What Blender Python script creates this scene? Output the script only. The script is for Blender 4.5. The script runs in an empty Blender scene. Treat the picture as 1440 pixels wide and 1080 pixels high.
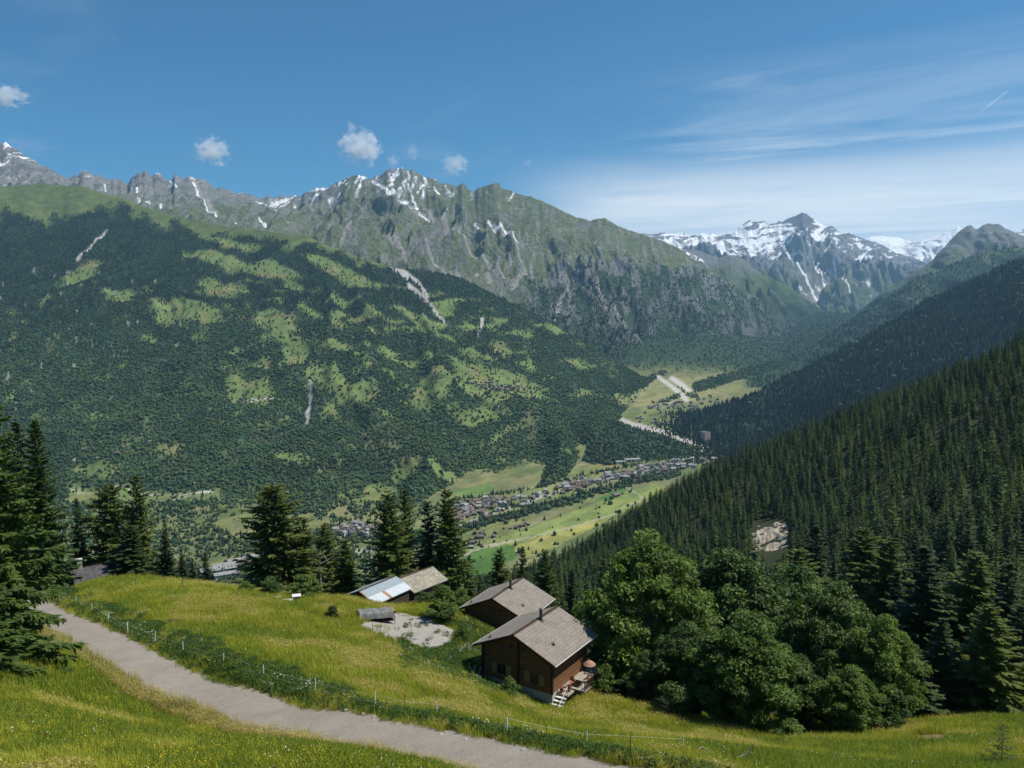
import bpy, math, random
import numpy as np
from mathutils import Vector, Matrix
random.seed(7); RNG = np.random.default_rng(7)
scene = bpy.context.scene
COL = scene.collection
R = math.radians
# ------------------------------------------------------------ camera (28 mm, pitched a little down)
F = 1121.0
PIT = math.atan(100.0 / F)
cp, sp = math.cos(PIT), math.sin(PIT)
cam_d = bpy.data.cameras.new('camera'); cam = bpy.data.objects.new('camera', cam_d); COL.objects.link(cam)
cam_d.sensor_width = 36; cam_d.lens = F / 1440 * 36; cam_d.clip_start = 0.2; cam_d.clip_end = 120000
cam.location = (0, 0, 0); cam.rotation_euler = (math.pi / 2 - PIT, 0, 0)
scene.camera = cam

def unproj(px, py, Y):
    """photograph pixel + forward distance (m) -> world point(s)"""
    px, py, Y = np.broadcast_arrays(np.asarray(px, float), np.asarray(py, float), np.asarray(Y, float))
    cx = (px - 720) / F; cy = (540 - py) / F
    dy = cp + cy * sp; dz = -sp + cy * cp
    return np.stack([cx * Y / dy, Y, dz * Y / dy], -1)
def proj(P):
    P = np.asarray(P, float)
    d = P[..., 1] * cp - P[..., 2] * sp
    u = P[..., 1] * sp + P[..., 2] * cp
    return 720 + F * P[..., 0] / d, 540 - F * u / d

# ------------------------------------------------------------ noise
def _h(ix, iy, seed):
    n = (ix.astype(np.int64) * 374761393 + iy.astype(np.int64) * 668265263 + seed * 974634541) & 0x7fffffff
    n = ((n ^ (n >> 13)) * 1274126177) & 0x7fffffff
    return (n ^ (n >> 16)) & 0xffff
def gn(x, y, seed=0):
    x = np.asarray(x, float); y = np.asarray(y, float)
    ix = np.floor(x); iy = np.floor(y); fx = x - ix; fy = y - iy
    u = fx * fx * fx * (fx * (fx * 6 - 15) + 10); v = fy * fy * fy * (fy * (fy * 6 - 15) + 10)
    def g(a, b):
        th = _h(ix + a, iy + b, seed) * (2 * math.pi / 65536)
        return np.cos(th) * (fx - a) + np.sin(th) * (fy - b)
    return ((g(0, 0) * (1 - u) + g(1, 0) * u) * (1 - v) + (g(0, 1) * (1 - u) + g(1, 1) * u) * v) * 1.5
def fbm(x, y, o=4, seed=0, gain=.5):
    a = 1.; s = 0.; t = 0.
    for i in range(o):
        s = s + a * gn(x * 2**i, y * 2**i, seed + i * 17); t += a; a *= gain
    return s / t
def ridged(x, y, o=4, seed=0, gain=.5):
    a = 1.; s = 0.; t = 0.; w = 1.
    for i in range(o):
        n = 1 - np.abs(gn(x * 2**i, y * 2**i, seed + i * 31)); n = n * n * w
        s = s + a * n; t += a; a *= gain; w = np.clip(n * 1.6, 0, 1)
    return s / t
def sst(a, b, x):
    t = np.clip((x - a) / (b - a), 0, 1); return t * t * (3 - 2 * t)
def mix(a, b, t):
    return a + (np.asarray(b, float) - a) * t[..., None]
def inpoly(px, py, poly):
    r = np.zeros(np.shape(px), bool); n = len(poly); j = n - 1
    for i in range(n):
        xi, yi = poly[i]; xj, yj = poly[j]
        if yi != yj:
            r ^= ((yi > py) != (yj > py)) & (px < (xj - xi) * (py - yi) / (yj - yi) + xi)
        j = i
    return r
def polydist(px, py, line):
    d = np.full(np.shape(px), 1e9); t = np.zeros(np.shape(px)); n = len(line) - 1
    for i in range(n):
        ax, ay = line[i][:2]; bx, by = line[i + 1][:2]
        l2 = (bx - ax)**2 + (by - ay)**2 + 1e-9
        k = np.clip(((px - ax) * (bx - ax) + (py - ay) * (by - ay)) / l2, 0, 1)
        e = np.hypot(px - ax - k * (bx - ax), py - ay - k * (by - ay))
        t = np.where(e < d, (i + k) / n, t); d = np.minimum(d, e)
    return d, t

# ------------------------------------------------------------ mesh helpers
def new_mesh(name, V, faces_flat, fsize, cols=None, smooth=False, mat=None, loopcols=None, mats=None, midx=None):
    V = np.asarray(V, np.float32).reshape(-1, 3); ff = np.asarray(faces_flat, np.int32).ravel()
    me = bpy.data.meshes.new(name); nf = len(ff) // fsize
    me.vertices.add(len(V)); me.vertices.foreach_set('co', V.ravel())
    me.loops.add(len(ff)); me.loops.foreach_set('vertex_index', ff)
    me.polygons.add(nf); me.polygons.foreach_set('loop_start', np.arange(0, nf * fsize, fsize, dtype=np.int32))
    try: me.polygons.foreach_set('loop_total', np.full(nf, fsize, np.int32))
    except Exception: pass
    if cols is not None:
        at = me.color_attributes.new('col', 'FLOAT_COLOR', 'POINT')
        c = np.ones((len(V), 4), np.float32); c[:, :3] = np.asarray(cols, np.float32).reshape(-1, 3); at.data.foreach_set('color', c.ravel())
    if mat: me.materials.append(mat)
    if midx is not None:
        for m in mats: me.materials.append(m)
        me.polygons.foreach_set('material_index', np.asarray(midx, np.int32))
    me.update(calc_edges=True); me.validate()
    me.polygons.foreach_set('use_smooth', np.full(len(me.polygons), bool(smooth)))
    return me
def link(name, me, parent=None, kind=None):
    o = bpy.data.objects.new(name, me); COL.objects.link(o)
    if parent: o.parent = parent
    if kind: o['kind'] = kind
    return o
def tag(o, label, cat, group=None):
    o['label'] = label; o['category'] = cat
    if group: o['group'] = group
    return o
def empty(name, loc=(0, 0, 0), rz=0):
    o = bpy.data.objects.new(name, None); o.empty_display_size = .2; COL.objects.link(o)
    o.location = loc; o.rotation_euler = (0, 0, rz); return o
def grid_faces(nv, nu):
    i = np.arange(nv - 1)[:, None] * nu + np.arange(nu - 1)[None]
    return np.stack([i, i + 1, i + nu + 1, i + nu], -1).reshape(-1, 4)

# ------------------------------------------------------------ materials
class NT:
    def __init__(s, name):
        s.m = bpy.data.materials.new(name); s.m.use_nodes = True; s.t = s.m.node_tree; s.n = s.t.nodes
        s.b = s.n['Principled BSDF']; s.b.inputs['Specular IOR Level'].default_value = .2
    def new(s, ty, **kw):
        n = s.n.new(ty)
        for k, v in kw.items(): setattr(n, k, v)
        return n
    def l(s, a, b): s.t.links.new(a, b)
    def coord(s, obj=True):
        c = s.new('ShaderNodeTexCoord'); return c.outputs['Object']
    def noise(s, scale, detail=4, rough=.55, vec=None, dist=0):
        n = s.new('ShaderNodeTexNoise'); n.inputs['Scale'].default_value = scale; n.inputs['Detail'].default_value = detail
        n.inputs['Roughness'].default_value = rough; n.inputs['Distortion'].default_value = dist
        s.l(vec if vec is not None else s.coord(), n.inputs['Vector']); return n.outputs['Fac']
    def mapping(s, vec, scale=(1, 1, 1), rot=(0, 0, 0)):
        m = s.new('ShaderNodeMapping'); m.inputs['Scale'].default_value = scale; m.inputs['Rotation'].default_value = rot
        s.l(vec, m.inputs['Vector']); return m.outputs['Vector']
    def ramp(s, fac, stops):
        r = s.new('ShaderNodeValToRGB'); e = r.color_ramp.elements
        while len(e) < len(stops): e.new(.5)
        for el, (p, c) in zip(e, stops):
            el.position = p; el.color = (*c, 1) if len(c) == 3 else c
        s.l(fac, r.inputs['Fac']); return r.outputs['Color']
    def mixc(s, a, b, fac, mode='MIX'):
        m = s.new('ShaderNodeMix', data_type='RGBA', blend_type=mode)
        for v, k in ((fac, 0), (a, 6), (b, 7)):
            if isinstance(v, (int, float)): m.inputs[k].default_value = v
            elif isinstance(v, tuple): m.inputs[k].default_value = (*v, 1)
            else: s.l(v, m.inputs[k])
        return m.outputs[2]
    def math(s, op, a, b=0.):
        m = s.new('ShaderNodeMath', operation=op)
        for v, k in ((a, 0), (b, 1)):
            if isinstance(v, (int, float)): m.inputs[k].default_value = v
            else: s.l(v, m.inputs[k])
        return m.outputs[0]
    def bump(s, h, strength=.5, dist=.1):
        b = s.new('ShaderNodeBump'); b.inputs['Strength'].default_value = strength; b.inputs['Distance'].default_value = dist
        s.l(h, b.inputs['Height']); s.l(b.outputs['Normal'], s.b.inputs['Normal'])
    def base(s, c, rough=.9, spec=None, metal=None):
        if isinstance(c, tuple): s.b.inputs['Base Color'].default_value = (*c, 1)
        else: s.l(c, s.b.inputs['Base Color'])
        s.b.inputs['Roughness'].default_value = rough
        if spec is not None: s.b.inputs['Specular IOR Level'].default_value = spec
        if metal is not None: s.b.inputs['Metallic'].default_value = metal
    def attr(s, name='col'):
        a = s.new('ShaderNodeAttribute'); a.attribute_name = name; return a.outputs['Color']
def mat_vcol(name, nscale=.02, lo=.75, hi=1.25, bscale=.05, bstr=.4, bdist=6., rough=.95):
    t = NT(name); n = t.noise(nscale, 6, .65)
    c = t.mixc(t.attr(), t.ramp(n, [(.3, (lo,) * 3), (.7, (hi,) * 3)]), 1., 'MULTIPLY')
    t.base(c, rough, .1); t.bump(t.noise(bscale, 7, .7), bstr, bdist); return t.m
def mat_simple(name, col, rough=.8, var=.25, scale=3., spec=.25, bump=.2, bdist=.02, metal=None):
    t = NT(name); n = t.noise(scale, 5, .6)
    a = tuple(c * (1 - var) for c in col); b = tuple(min(1, c * (1 + var)) for c in col)
    t.base(t.ramp(n, [(.3, a), (.7, b)]), rough, spec, metal)
    if bump: t.bump(t.noise(scale * 6, 5), bump, bdist)
    return t.m
def mat_leaf(name, col, var=.35, vscale=.5, trans=.25, attr=False):
    """foliage: per-object tint, clump noise, some light through the leaf"""
    t = NT(name); oi = t.new('ShaderNodeObjectInfo'); n = t.noise(vscale, 4, .6)
    a = tuple(c * (1 - var) for c in col); b = (col[0] * (1 + var * 1.3), col[1] * (1 + var), col[2] * (1 + var * .6))
    c = t.ramp(n, [(.3, a), (.72, b)])
    if attr: c = t.mixc(c, t.attr(), 1., 'MULTIPLY')
    k = t.ramp(oi.outputs['Random'], [(0, (.78, .82, .8)), (1, (1.25, 1.15, 1.1))])
    c = t.mixc(c, k, 1., 'MULTIPLY')
    t.base(c, .6, .25)
    tr = t.new('ShaderNodeBsdfTranslucent'); t.l(t.mixc(c, (1.3, 1.5, .6), 1., 'MULTIPLY'), tr.inputs['Color'])
    ms = t.new('ShaderNodeMixShader'); ms.inputs[0].default_value = trans
    t.l(t.b.outputs[0], ms.inputs[1]); t.l(tr.outputs[0], ms.inputs[2])
    t.l(ms.outputs[0], t.n['Material Output'].inputs['Surface']); return t.m

# ------------------------------------------------------------ render settings, sun and sky
SUN_AZ, SUN_EL = 88., 60.           # degrees clockwise from straight ahead, and up
scene.view_settings.view_transform = 'Standard'; scene.view_settings.look = 'None'
scene.view_settings.exposure = 0.3; scene.view_settings.gamma = 1.0
cy = scene.cycles
cy.max_bounces = 5; cy.diffuse_bounces = 2; cy.glossy_bounces = 2; cy.transmission_bounces = 3; cy.transparent_max_bounces = 12; cy.volume_bounces = 3
cy.use_denoising = True; cy.use_adaptive_sampling = True; cy.adaptive_threshold = .02
cy.sample_clamp_indirect = 4.0; cy.caustics_reflective = False; cy.caustics_refractive = False
sd = bpy.data.lights.new('sun', 'SUN'); sd.energy = 4.8; sd.angle = R(.53); sd.color = (1, .95, .87)
sun = bpy.data.objects.new('sun', sd); COL.objects.link(sun)
_s = Vector((math.sin(R(SUN_AZ)) * math.cos(R(SUN_EL)), math.cos(R(SUN_AZ)) * math.cos(R(SUN_EL)), math.sin(R(SUN_EL))))
sun.rotation_euler = (-_s).to_track_quat('-Z', 'Y').to_euler()
sun.location = _s * 500
w = bpy.data.worlds.new('World'); scene.world = w; w.use_nodes = True
wt = w.node_tree; wn = wt.nodes; bg = wn['Background']; bg.inputs['Strength'].default_value = .095
sky = wn.new('ShaderNodeTexSky'); sky.sky_type = 'NISHITA'; sky.sun_disc = False
sky.sun_elevation = R(SUN_EL); sky.sun_rotation = R(SUN_AZ); sky.altitude = 1500; sky.air_density = 1.; sky.dust_density = .6; sky.ozone_density = 2.5
def wnode(ty, **kw):
    n = wn.new(ty)
    for k, v in kw.items(): setattr(n, k, v)
    return n
def wmath(op, a, b=0., c=None):
    m = wnode('ShaderNodeMath', operation=op)
    for i, v in enumerate((a, b, c)):
        if v is None: continue
        if isinstance(v, (int, float)): m.inputs[i].default_value = v
        else: wt.links.new(v, m.inputs[i])
    return m.outputs[0]
tc = wnode('ShaderNodeTexCoord'); sx = wnode('ShaderNodeSeparateXYZ'); wt.links.new(tc.outputs['Generated'], sx.inputs[0])
zz = wmath('MAXIMUM', sx.outputs[2], .02)
cx_ = wnode('ShaderNodeCombineXYZ')                       # cirrus lie on a flat layer high above: project the view direction on it
wt.links.new(wmath('DIVIDE', sx.outputs[0], zz), cx_.inputs[0]); wt.links.new(wmath('DIVIDE', sx.outputs[1], zz), cx_.inputs[1])
def wnoise(scale, sc, rot, detail, rough, dist=0.):
    m0 = wnode('ShaderNodeMapping'); m0.inputs['Rotation'].default_value = (0, 0, R(rot)); wt.links.new(cx_.outputs[0], m0.inputs[0])
    mp = wnode('ShaderNodeMapping'); mp.inputs['Scale'].default_value = sc; wt.links.new(m0.outputs[0], mp.inputs[0])
    n = wnode('ShaderNodeTexNoise'); n.inputs['Scale'].default_value = scale; n.inputs['Detail'].default_value = detail
    n.inputs['Roughness'].default_value = rough; n.inputs['Distortion'].default_value = dist
    wt.links.new(mp.outputs[0], n.inputs['Vector']); return n.outputs['Fac']
def wmap(v, a, b, c=0., d=1.):
    m = wnode('ShaderNodeMapRange', interpolation_type='SMOOTHSTEP'); m.inputs[1].default_value = a; m.inputs[2].default_value = b
    m.inputs[3].default_value = c; m.inputs[4].default_value = d; wt.links.new(v, m.inputs[0]); return m.outputs[0]
c1 = wmap(wnoise(.75, (.33, 1.0, 1), 28, 8, .62, .5), .40, .70)
c2 = wmap(wnoise(.45, (.3, .8, 1), 20, 7, .6, .4), .36, .62)
east = wmap(sx.outputs[0], .0, .30)                       # the veil thickens to the right
lowb = wmap(sx.outputs[2], .34, .12)
low2 = wmap(sx.outputs[2], .215, .10)
f = wmath('MULTIPLY', wmath('MULTIPLY', c1, east), wmath('MULTIPLY', lowb, .6))
g = wmath('MULTIPLY', wmath('MULTIPLY', wmath('ADD', wmath('MULTIPLY', c2, .75), .28), east), wmath('MULTIPLY', low2, 1.0))
wisp = wmath('MULTIPLY', wmap(wnoise(.9, (.5, 1, 1), 40, 8, .6, .8), .55, .85), .16)
bank = wmath('MULTIPLY', wmath('MULTIPLY', wmap(sx.outputs[2], .20, .13), wmap(sx.outputs[0], -.04, .15)), wmap(wnoise(.5, (.5, 1., 1), 20, 6, .55, .3), .25, .65, .42, .92))
f = wmath('MINIMUM', wmath('ADD', wmath('MAXIMUM', wmath('MAXIMUM', f, g), bank), wisp), .9)
f = wmath('MULTIPLY', f, wmap(sx.outputs[2], .0, .05))
wm = wnode('ShaderNodeMix', data_type='RGBA'); wt.links.new(f, wm.inputs[0])
tn = wnode('ShaderNodeMix', data_type='RGBA', blend_type='MULTIPLY'); tn.inputs[0].default_value = 1.; tn.inputs[7].default_value = (.31, .71, .86, 1); wt.links.new(sky.outputs[0], tn.inputs[6]); wt.links.new(tn.outputs[2], wm.inputs[6])
wm.inputs[7].default_value = (8.4, 8.8, 9.1, 1)
wt.links.new(wm.outputs[2], bg.inputs['Color'])
# ============================================================ THE MOUNTAINS AND THE VALLEY
def lerp_line(line, U, smooth=0):
    a = np.array(line, float); py = np.interp(U, a[:, 0], a[:, 1]); Y = np.exp(np.interp(U, a[:, 0], np.log(a[:, 2])))
    if smooth:
        k = np.ones(smooth) / smooth
        f_ = lambda q: np.convolve(np.pad(q, smooth // 2, mode='edge'), k, 'same')[smooth // 2:-(smooth // 2)]
        py, Y = f_(py), f_(Y)
    return py, np.log(Y)
class Layer: pass
def make_layer(lines, px0, px1, nu, nv, crest_i, smooth=25, jag=0.):
    """a mountainside through surveyed lines (foot ... crest, back); returns the vertex grid and its bearings"""
    U = np.linspace(px0, px1, nu); n = len(lines)
    rows = [lerp_line(l, U, 0 if i >= crest_i else smooth) for i, l in enumerate(lines)]
    jg = jag * (1 - .75 * sst(690, 780, U) * (jag > 2.4)) * (ridged(U / 17., U * 0 + 3.3, 4, 5, .6) - .55) * 2.2; PY = np.array([r[0] - (jg if i >= crest_i else 0) for i, r in enumerate(rows)]); LY = np.array([r[1] for r in rows])
    t = np.linspace(0, crest_i, int(nv * .9)); t = np.concatenate([t, np.linspace(crest_i, n - 1, nv - len(t) + 1)[1:]])
    def ip(A):
        i = np.clip(np.floor(t).astype(int), 0, n - 2); k = (t - i)[:, None]
        a0 = A[np.clip(i - 1, 0, n - 1)]; a1 = A[i]; a2 = A[i + 1]; a3 = A[np.clip(i + 2, 0, n - 1)]
        h = (t < crest_i)[:, None]
        cr = .5 * (2 * a1 + (a2 - a0) * k + (2 * a0 - 5 * a1 + 4 * a2 - a3) * k**2 + (3 * a1 - a0 - 3 * a2 + a3) * k**3)
        return np.where(h & (i < crest_i - 1)[:, None], cr, a1 + (a2 - a1) * k)
    L = Layer(); L.PX = np.broadcast_to(U, (len(t), nu)).copy(); L.PY = ip(PY); L.Y = np.exp(ip(LY)); L.t = t; L.ci = crest_i
    L.P = unproj(L.PX, L.PY, L.Y); L.T = np.broadcast_to(t[:, None], L.PX.shape) / crest_i
    L.s = L.P[..., 0]; L.h = L.P[..., 2]; return L
def gully(L, size, amp, seed, oct_=5, aniso=.33, crest=.12, gain=.55, rocky=.0):
    """erosion relief: ribs and gullies that run down the slope"""
    run = L.h * 1.3 + L.P[..., 1] * .35
    wx = fbm(L.s / size / 2.2, run / size / 2.2, 3, seed + 5) * 1.1
    r = ridged(L.s / size + wx, run / size * aniso + wx * .3, oct_, seed, gain)
    fine = fbm(L.s / size * 5, run / size * 5, 4, seed + 9)
    k = np.clip((1 - L.T) / .22, crest, 1) * np.clip(L.T / .12, 0, 1) * (L.T <= 1.001)
    rough = fbm(L.s / size * 11, run / size * 8, 4, seed + 19, .6); rib = ridged(L.s / size * 3.3 + wx * 2, run / size * aniso * 1.6, 4, seed + 23, .6)
    L.rib = rib; d = (r - .55) * amp * k + (fine * .12 + rough * rocky * .09 + (rib - .5) * rocky * .20) * amp * k
    L.P = L.P.copy(); L.P[..., 2] += d; L.r = r; return r
def finish(L, name, cols, mat):
    nv, nu = L.PX.shape
    me = new_mesh(name, L.P, grid_faces(nv, nu), 4, cols, True, mat)
    L.qx, L.qy = proj(L.P); return link(name, me, kind='structure')
def slope_of(L):
    a = np.gradient(L.P, axis=1); b = np.gradient(L.P, axis=0); n = np.cross(a, b)
    n /= np.linalg.norm(n, axis=-1, keepdims=True) + 1e-9; return np.abs(n[..., 2])
def cnoise(L, sz, seed):
    c_ = L.__dict__.setdefault('cache', {})
    if (sz, seed) not in c_: c_[sz, seed] = fbm(L.PX / sz, L.PY / sz, 3, seed)
    return c_[sz, seed]
def polymask(L, polys, rough=4., seed=3):
    nx = cnoise(L, 14., seed) * rough * 2; ny = cnoise(L, 14., seed + 50) * rough * 1.4
    m = np.zeros(L.PX.shape)
    X, Y = L.PX + nx, L.PY + ny
    for p in polys:
        q = np.array(p); b = (X > q[:, 0].min()) & (X < q[:, 0].max()) & (Y > q[:, 1].min()) & (Y < q[:, 1].max())
        m[b] = np.maximum(m[b], inpoly(X[b], Y[b], p))
    return m
def linemask(L, line, w0, w1, seed=4):
    n = cnoise(L, 10., seed) * 3; q = np.array(line, float); e = 8 + 2 * max(w0, w1); out = np.zeros(L.PX.shape)
    b = (L.PX > q[:, 0].min() - e) & (L.PX < q[:, 0].max() + e) & (L.PY > q[:, 1].min() - e) & (L.PY < q[:, 1].max() + e)
    d, t = polydist(L.PX[b] + n[b], L.PY[b] + n[b] * .5, line); out[b] = 1 - sst(.55, 1.15, d / (w0 + (w1 - w0) * t)); return out

FOREST = np.array((.022, .040, .020)); ALP = np.array((.122, .158, .052)); MEAD = np.array((.125, .17, .055)); DRY = np.array((.22, .20, .09))
ROCK = np.array((.195, .198, .198)); ROCKD = np.array((.115, .112, .115)); SCREE = np.array((.33, .315, .30)); SNOW = np.array((.85, .87, .9))
M_FAR = mat_vcol('mountain_ground', .012, .7, 1.3, .02, .8, 14.)

M_CRAG = mat_vcol('crag', .04, .45, 1.55, .05, 1., 24.)
# ---- A: the forested mountainside across the valley
A_crest = [(-700,215,5900),(-300,240,5700),(-100,255,5500),(0,262,5500),(60,258,5500),(110,262,5400),(160,275,5300),(230,300,5100),(300,315,4900),(380,326,4700),(430,332,4600),(470,350,4500),(520,366,4400),(560,378,4350),(600,382,4350),(650,392,4400),(700,418,4400),(770,452,4350),(860,505,4250),(930,545,4200),(960,552,4200)]
A_lines = [
 [(-700,840,1780),(0,835,1780),(300,805,1850),(480,785,1930),(640,750,2080),(760,715,2260),(830,690,2420),(850,655,2800),(870,610,3250),(930,560,4100),(960,560,4150)],
 [(-700,780,1850),(0,775,1880),(300,745,1950),(480,728,2030),(640,700,2170),(760,675,2350),(830,660,2500),(850,630,2850),(870,592,3300),(930,552,4120),(960,556,4160)],
 [(-700,560,2900),(0,560,2900),(300,560,2900),(480,560,2950),(640,572,2850),(760,595,2850),(830,615,2800),(850,600,3050),(870,575,3450),(930,548,4150),(960,554,4170)],
 [(-700,400,4100),(0,400,4000),(300,420,3900),(480,445,3700),(640,470,3650),(760,505,3700),(860,545,3800),(930,547,4180),(960,553,4180)],
 A_crest, [(a, b + 14, c * 1.1) for a, b, c in A_crest], [(a, b + 80, c * 1.25) for a, b, c in A_crest]]
A = make_layer(A_lines, -620, 955, 640, 330, 4)
rA = gully(A, 520., 95., 11, 6, .35)
A_mead = [
 [(85,392),(105,378),(125,368),(145,367),(135,380),(130,395),(110,403),(95,400)], [(128,400),(150,410),(190,413),(185,425),(165,427),(140,412)],
 [(248,353),(300,353),(345,366),(390,370),(430,392),(380,392),(335,387),(300,372),(260,364)], [(278,330),(300,331),(345,343),(372,344),(360,354),(335,354),(300,344)],
 [(210,425),(240,423),(270,428),(320,445),(300,457),(240,457),(212,447)], [(275,395),(300,388),(320,398),(357,413),(320,422),(295,420)],
 [(355,440),(385,433),(415,455),(410,470),(440,500),(425,517),(400,502),(385,472),(358,462)], [(315,525),(345,519),(345,545),(375,529),(392,550),(360,559),(316,559)],
 [(420,358),(450,360),(510,388),(537,407),(500,410),(460,387)], [(445,510),(470,518),(500,543),(520,572),(480,562),(450,537)],
 [(555,430),(590,440),(625,460),(610,468),(575,447)], [(632,506),(680,506),(745,522),(775,545),(700,556),(655,552),(640,530)], [(585,527),(640,533),(620,552),(592,547)],
 [(105,655),(140,645),(165,655),(160,670),(108,676)], [(95,684),(160,688),(310,684),(300,698),(200,706),(100,716)], [(205,635),(250,620),(252,636),(215,647)],
 [(120,575),(160,577),(150,590),(120,589)], [(170,622),(210,612),(212,618),(175,632)], [(648,650),(680,640),(682,650),(655,661)], [(385,630),(430,633),(425,650),(393,647)],
 [(515,679),(552,679),(546,698),(518,698)], [(395,388),(428,402),(420,412),(400,402)], [(240,690),(310,682),(318,700),(250,712)], [(640,570),(690,560),(700,580),(655,585)],
 [(860,560),(900,548),(930,560),(880,590)], [(90,730),(160,720),(300,716),(320,740),(180,760),(90,770)], [(540,668),(580,655),(600,662),(560,676)], [(470,690),(505,684),(500,700),(475,703)], [(600,660),(640,652),(645,668),(606,674)]]
nA = fbm(A.PX / 26, A.PY / 16, 4, 77)
meadA = polymask(A, A_mead, 3.5)
zone = sst(300, 400, A.PX) * sst(900, 640, A.PX) * sst(390, 440, A.PY) * sst(630, 560, A.PY)
meadA = np.maximum(meadA, (fbm(A.PX / 38, A.PY / 11, 4, 77) > .29 - .215 * zone) & (A.PY > 400)).astype(float)
alpA = 1 - sst(-4, 10, A.PY + fbm(A.PX / 30, A.PY / 30, 4, 21) * 26 - np.interp(A.PX, [-620,0,60,110,170,230,300,370,430,470,520,560,955],[290,300,306,300,292,312,328,338,340,351,366,370,380]))
scrA = np.zeros(A.PX.shape)
for ln, a_, b_ in (([(575,402),(597,418),(625,450)],4,2), ([(435,540),(437,560),(431,588)],3,4), ([(678,448),(671,478)],3,1), ([(150,325),(128,350),(108,368)],2,2), ([(545,368),(572,392)],5,4), ([(600,415),(590,400),(560,375)],3,3), ([(700,560),(702,568)],1,1)):
    scrA = np.maximum(scrA, linemask(A, ln, a_, b_))
brnA = polymask(A, [[(505,600),(560,590),(585,610),(575,650),(530,660),(510,640)],[(420,650),(465,642),(480,670),(450,690),(425,680)],[(730,560),(760,575),(765,600),(735,600)],[(355,600),(395,605),(390,620),(352,618)],[(775,585),(800,600),(790,615)]], 8, 9) * (fbm(A.PX / 7, A.PY / 7, 3, 8) > -.12)
rokA = ((fbm(A.PX / 9, A.PY / 14, 3, 31) > .42) & (A.PX < 260) & (A.PY > 380) & (A.PY < 560)).astype(float)
def blur(m, k):
    for ax in (0, 1): m = sum(np.roll(m, d, ax) for d in range(-k, k + 1)) / (2 * k + 1)
    return m
thin = sst(.08, .45, fbm(A.PX / 45, A.PY / 26, 4, 177)) * sst(400, 480, A.PY)
cA = np.broadcast_to(FOREST, A.PX.shape + (3,)).copy()
mcol = mix(np.broadcast_to(MEAD, cA.shape), DRY * .9, sst(.0, .5, fbm(A.PX / 30, A.PY / 20, 3, 60)) * .8)
cA = mix(cA, FOREST * 1.9, sst(420, 560, A.PY) * .6); cA = mix(cA, (.085, .105, .045), thin * .7); cA = mix(cA, mcol, blur(meadA, 1)); cA = mix(cA, ALP * .9, alpA * sst(-.9, .5, fbm(A.PX / 12, A.PY / 8, 4, 14)) * .5 + alpA * .5)
cA = mix(cA, (.15, .12, .085), brnA * .45); cA = mix(cA, SCREE * .8, rokA * .6); cA = mix(cA, SCREE, scrA)
for ln in ([(100,691),(190,689),(260,691),(300,687)], [(240,700),(275,693),(300,687)], [(330,556),(365,551),(392,552)], [(180,628),(212,619)], [(100,642),(140,641)]):
    cA = mix(cA, (.45, .42, .36), linemask(A, ln, 1.4, 1.4, 71) * .8)
finish(A, 'forested_mountain', cA, M_FAR)
treeA = (1 - alpA) * (1 - .95 * sst(.15, .85, blur(meadA, 3) + .25 * fbm(A.PX / 6, A.PY / 6, 2, 99))) * (1 - .6 * thin) * (1 - scrA) * (1 - brnA * .4) * (1 - rokA * .75) * (A.T < 1.05)
# ---- B: the rocky range behind it
B_crest = [(-700,150),(-300,190),(-120,212),(-40,196),(0,203),(8,200),(20,208),(50,225),(75,240),(95,250),(108,246),(115,241),(125,239),(132,245),(140,248),(152,250),(165,252),(178,257),(188,249),(195,243),(205,241),(214,245),(222,243),(235,252),(243,253),(246,243),(251,247),(262,250),(272,250),(285,248),(292,256),(300,263),(315,266),(330,270),(350,272),(372,277),(395,274),(410,276),(425,273),(440,265),(452,264),(462,262),(480,253),(495,248),(505,246),(520,252),(528,247),(535,246),(544,240),(550,237),(558,238),(565,234),(574,238),(580,236),(590,244),(600,250),(612,252),(625,256),(640,262),(650,258),(660,266),(668,268),(676,263),(682,260),(690,257),(700,258),(712,266),(720,270),(735,273),(750,278),(770,286),(790,295),(810,305),(830,310),(842,307),(850,306),(860,311),(870,318),(890,325),(920,335),(940,342),(960,352),(1000,385),(1040,405),(1090,432),(1120,456),(1140,478),(1180,500)]
Yb = [(-700,7300),(0,7400),(100,7600),(250,7900),(400,8800),(470,7900),(565,7500),(690,7000),(850,6900),(960,7000),(1090,7600),(1140,8200)]
B_crest = [(x, y, float(np.interp(x, [q[0] for q in Yb], [q[1] for q in Yb]))) for x, y in B_crest]
B_lines = [
 [(-700,400,5500),(0,400,5500),(300,420,5100),(430,430,4950),(560,470,4800),(700,520,4600),(860,590,4350),(900,590,4150),(960,565,4550),(1040,540,5250),(1090,520,6100),(1130,500,7800),(1180,510,8000)],
 [(-700,330,5800),(0,330,5800),(300,365,5400),(430,380,5200),(560,420,5000),(700,470,4800),(860,530,4600),(900,558,4300),(960,540,4700),(1040,518,5400),(1090,500,6200),(1130,484,7900),(1180,505,8000)],
 [(-700,290,6500),(0,258,6700),(200,290,6700),(300,315,6600),(430,328,6200),(520,310,6300),(560,330,6000),(640,340,6100),(700,370,5900),(800,400,5700),(900,440,5700),(1000,465,6000),(1060,478,6700),(1110,476,7600),(1140,482,8000),(1180,503,8050)],
 B_crest, [(a, b + 10, c * 1.06) for a, b, c in B_crest], [(a, b + 90, c * 1.3) for a, b, c in B_crest]]
B = make_layer(B_lines, -420, 1175, 1150, 380, 3, 31, 2.6 )
B_h0 = B.h.copy()
rB = gully(B, 430., 200., 41, 7, .3, .05, .62, 1.)
slB = slope_of(B)
nB = fbm(B.s / 350, B.h / 200, 5, 90)
hi = sst(430, 900, B.h + nB * 260)                                    # higher = barer
right = sst(640, 800, B.PX)
hB = B.h + 130 * right * nB
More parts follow.
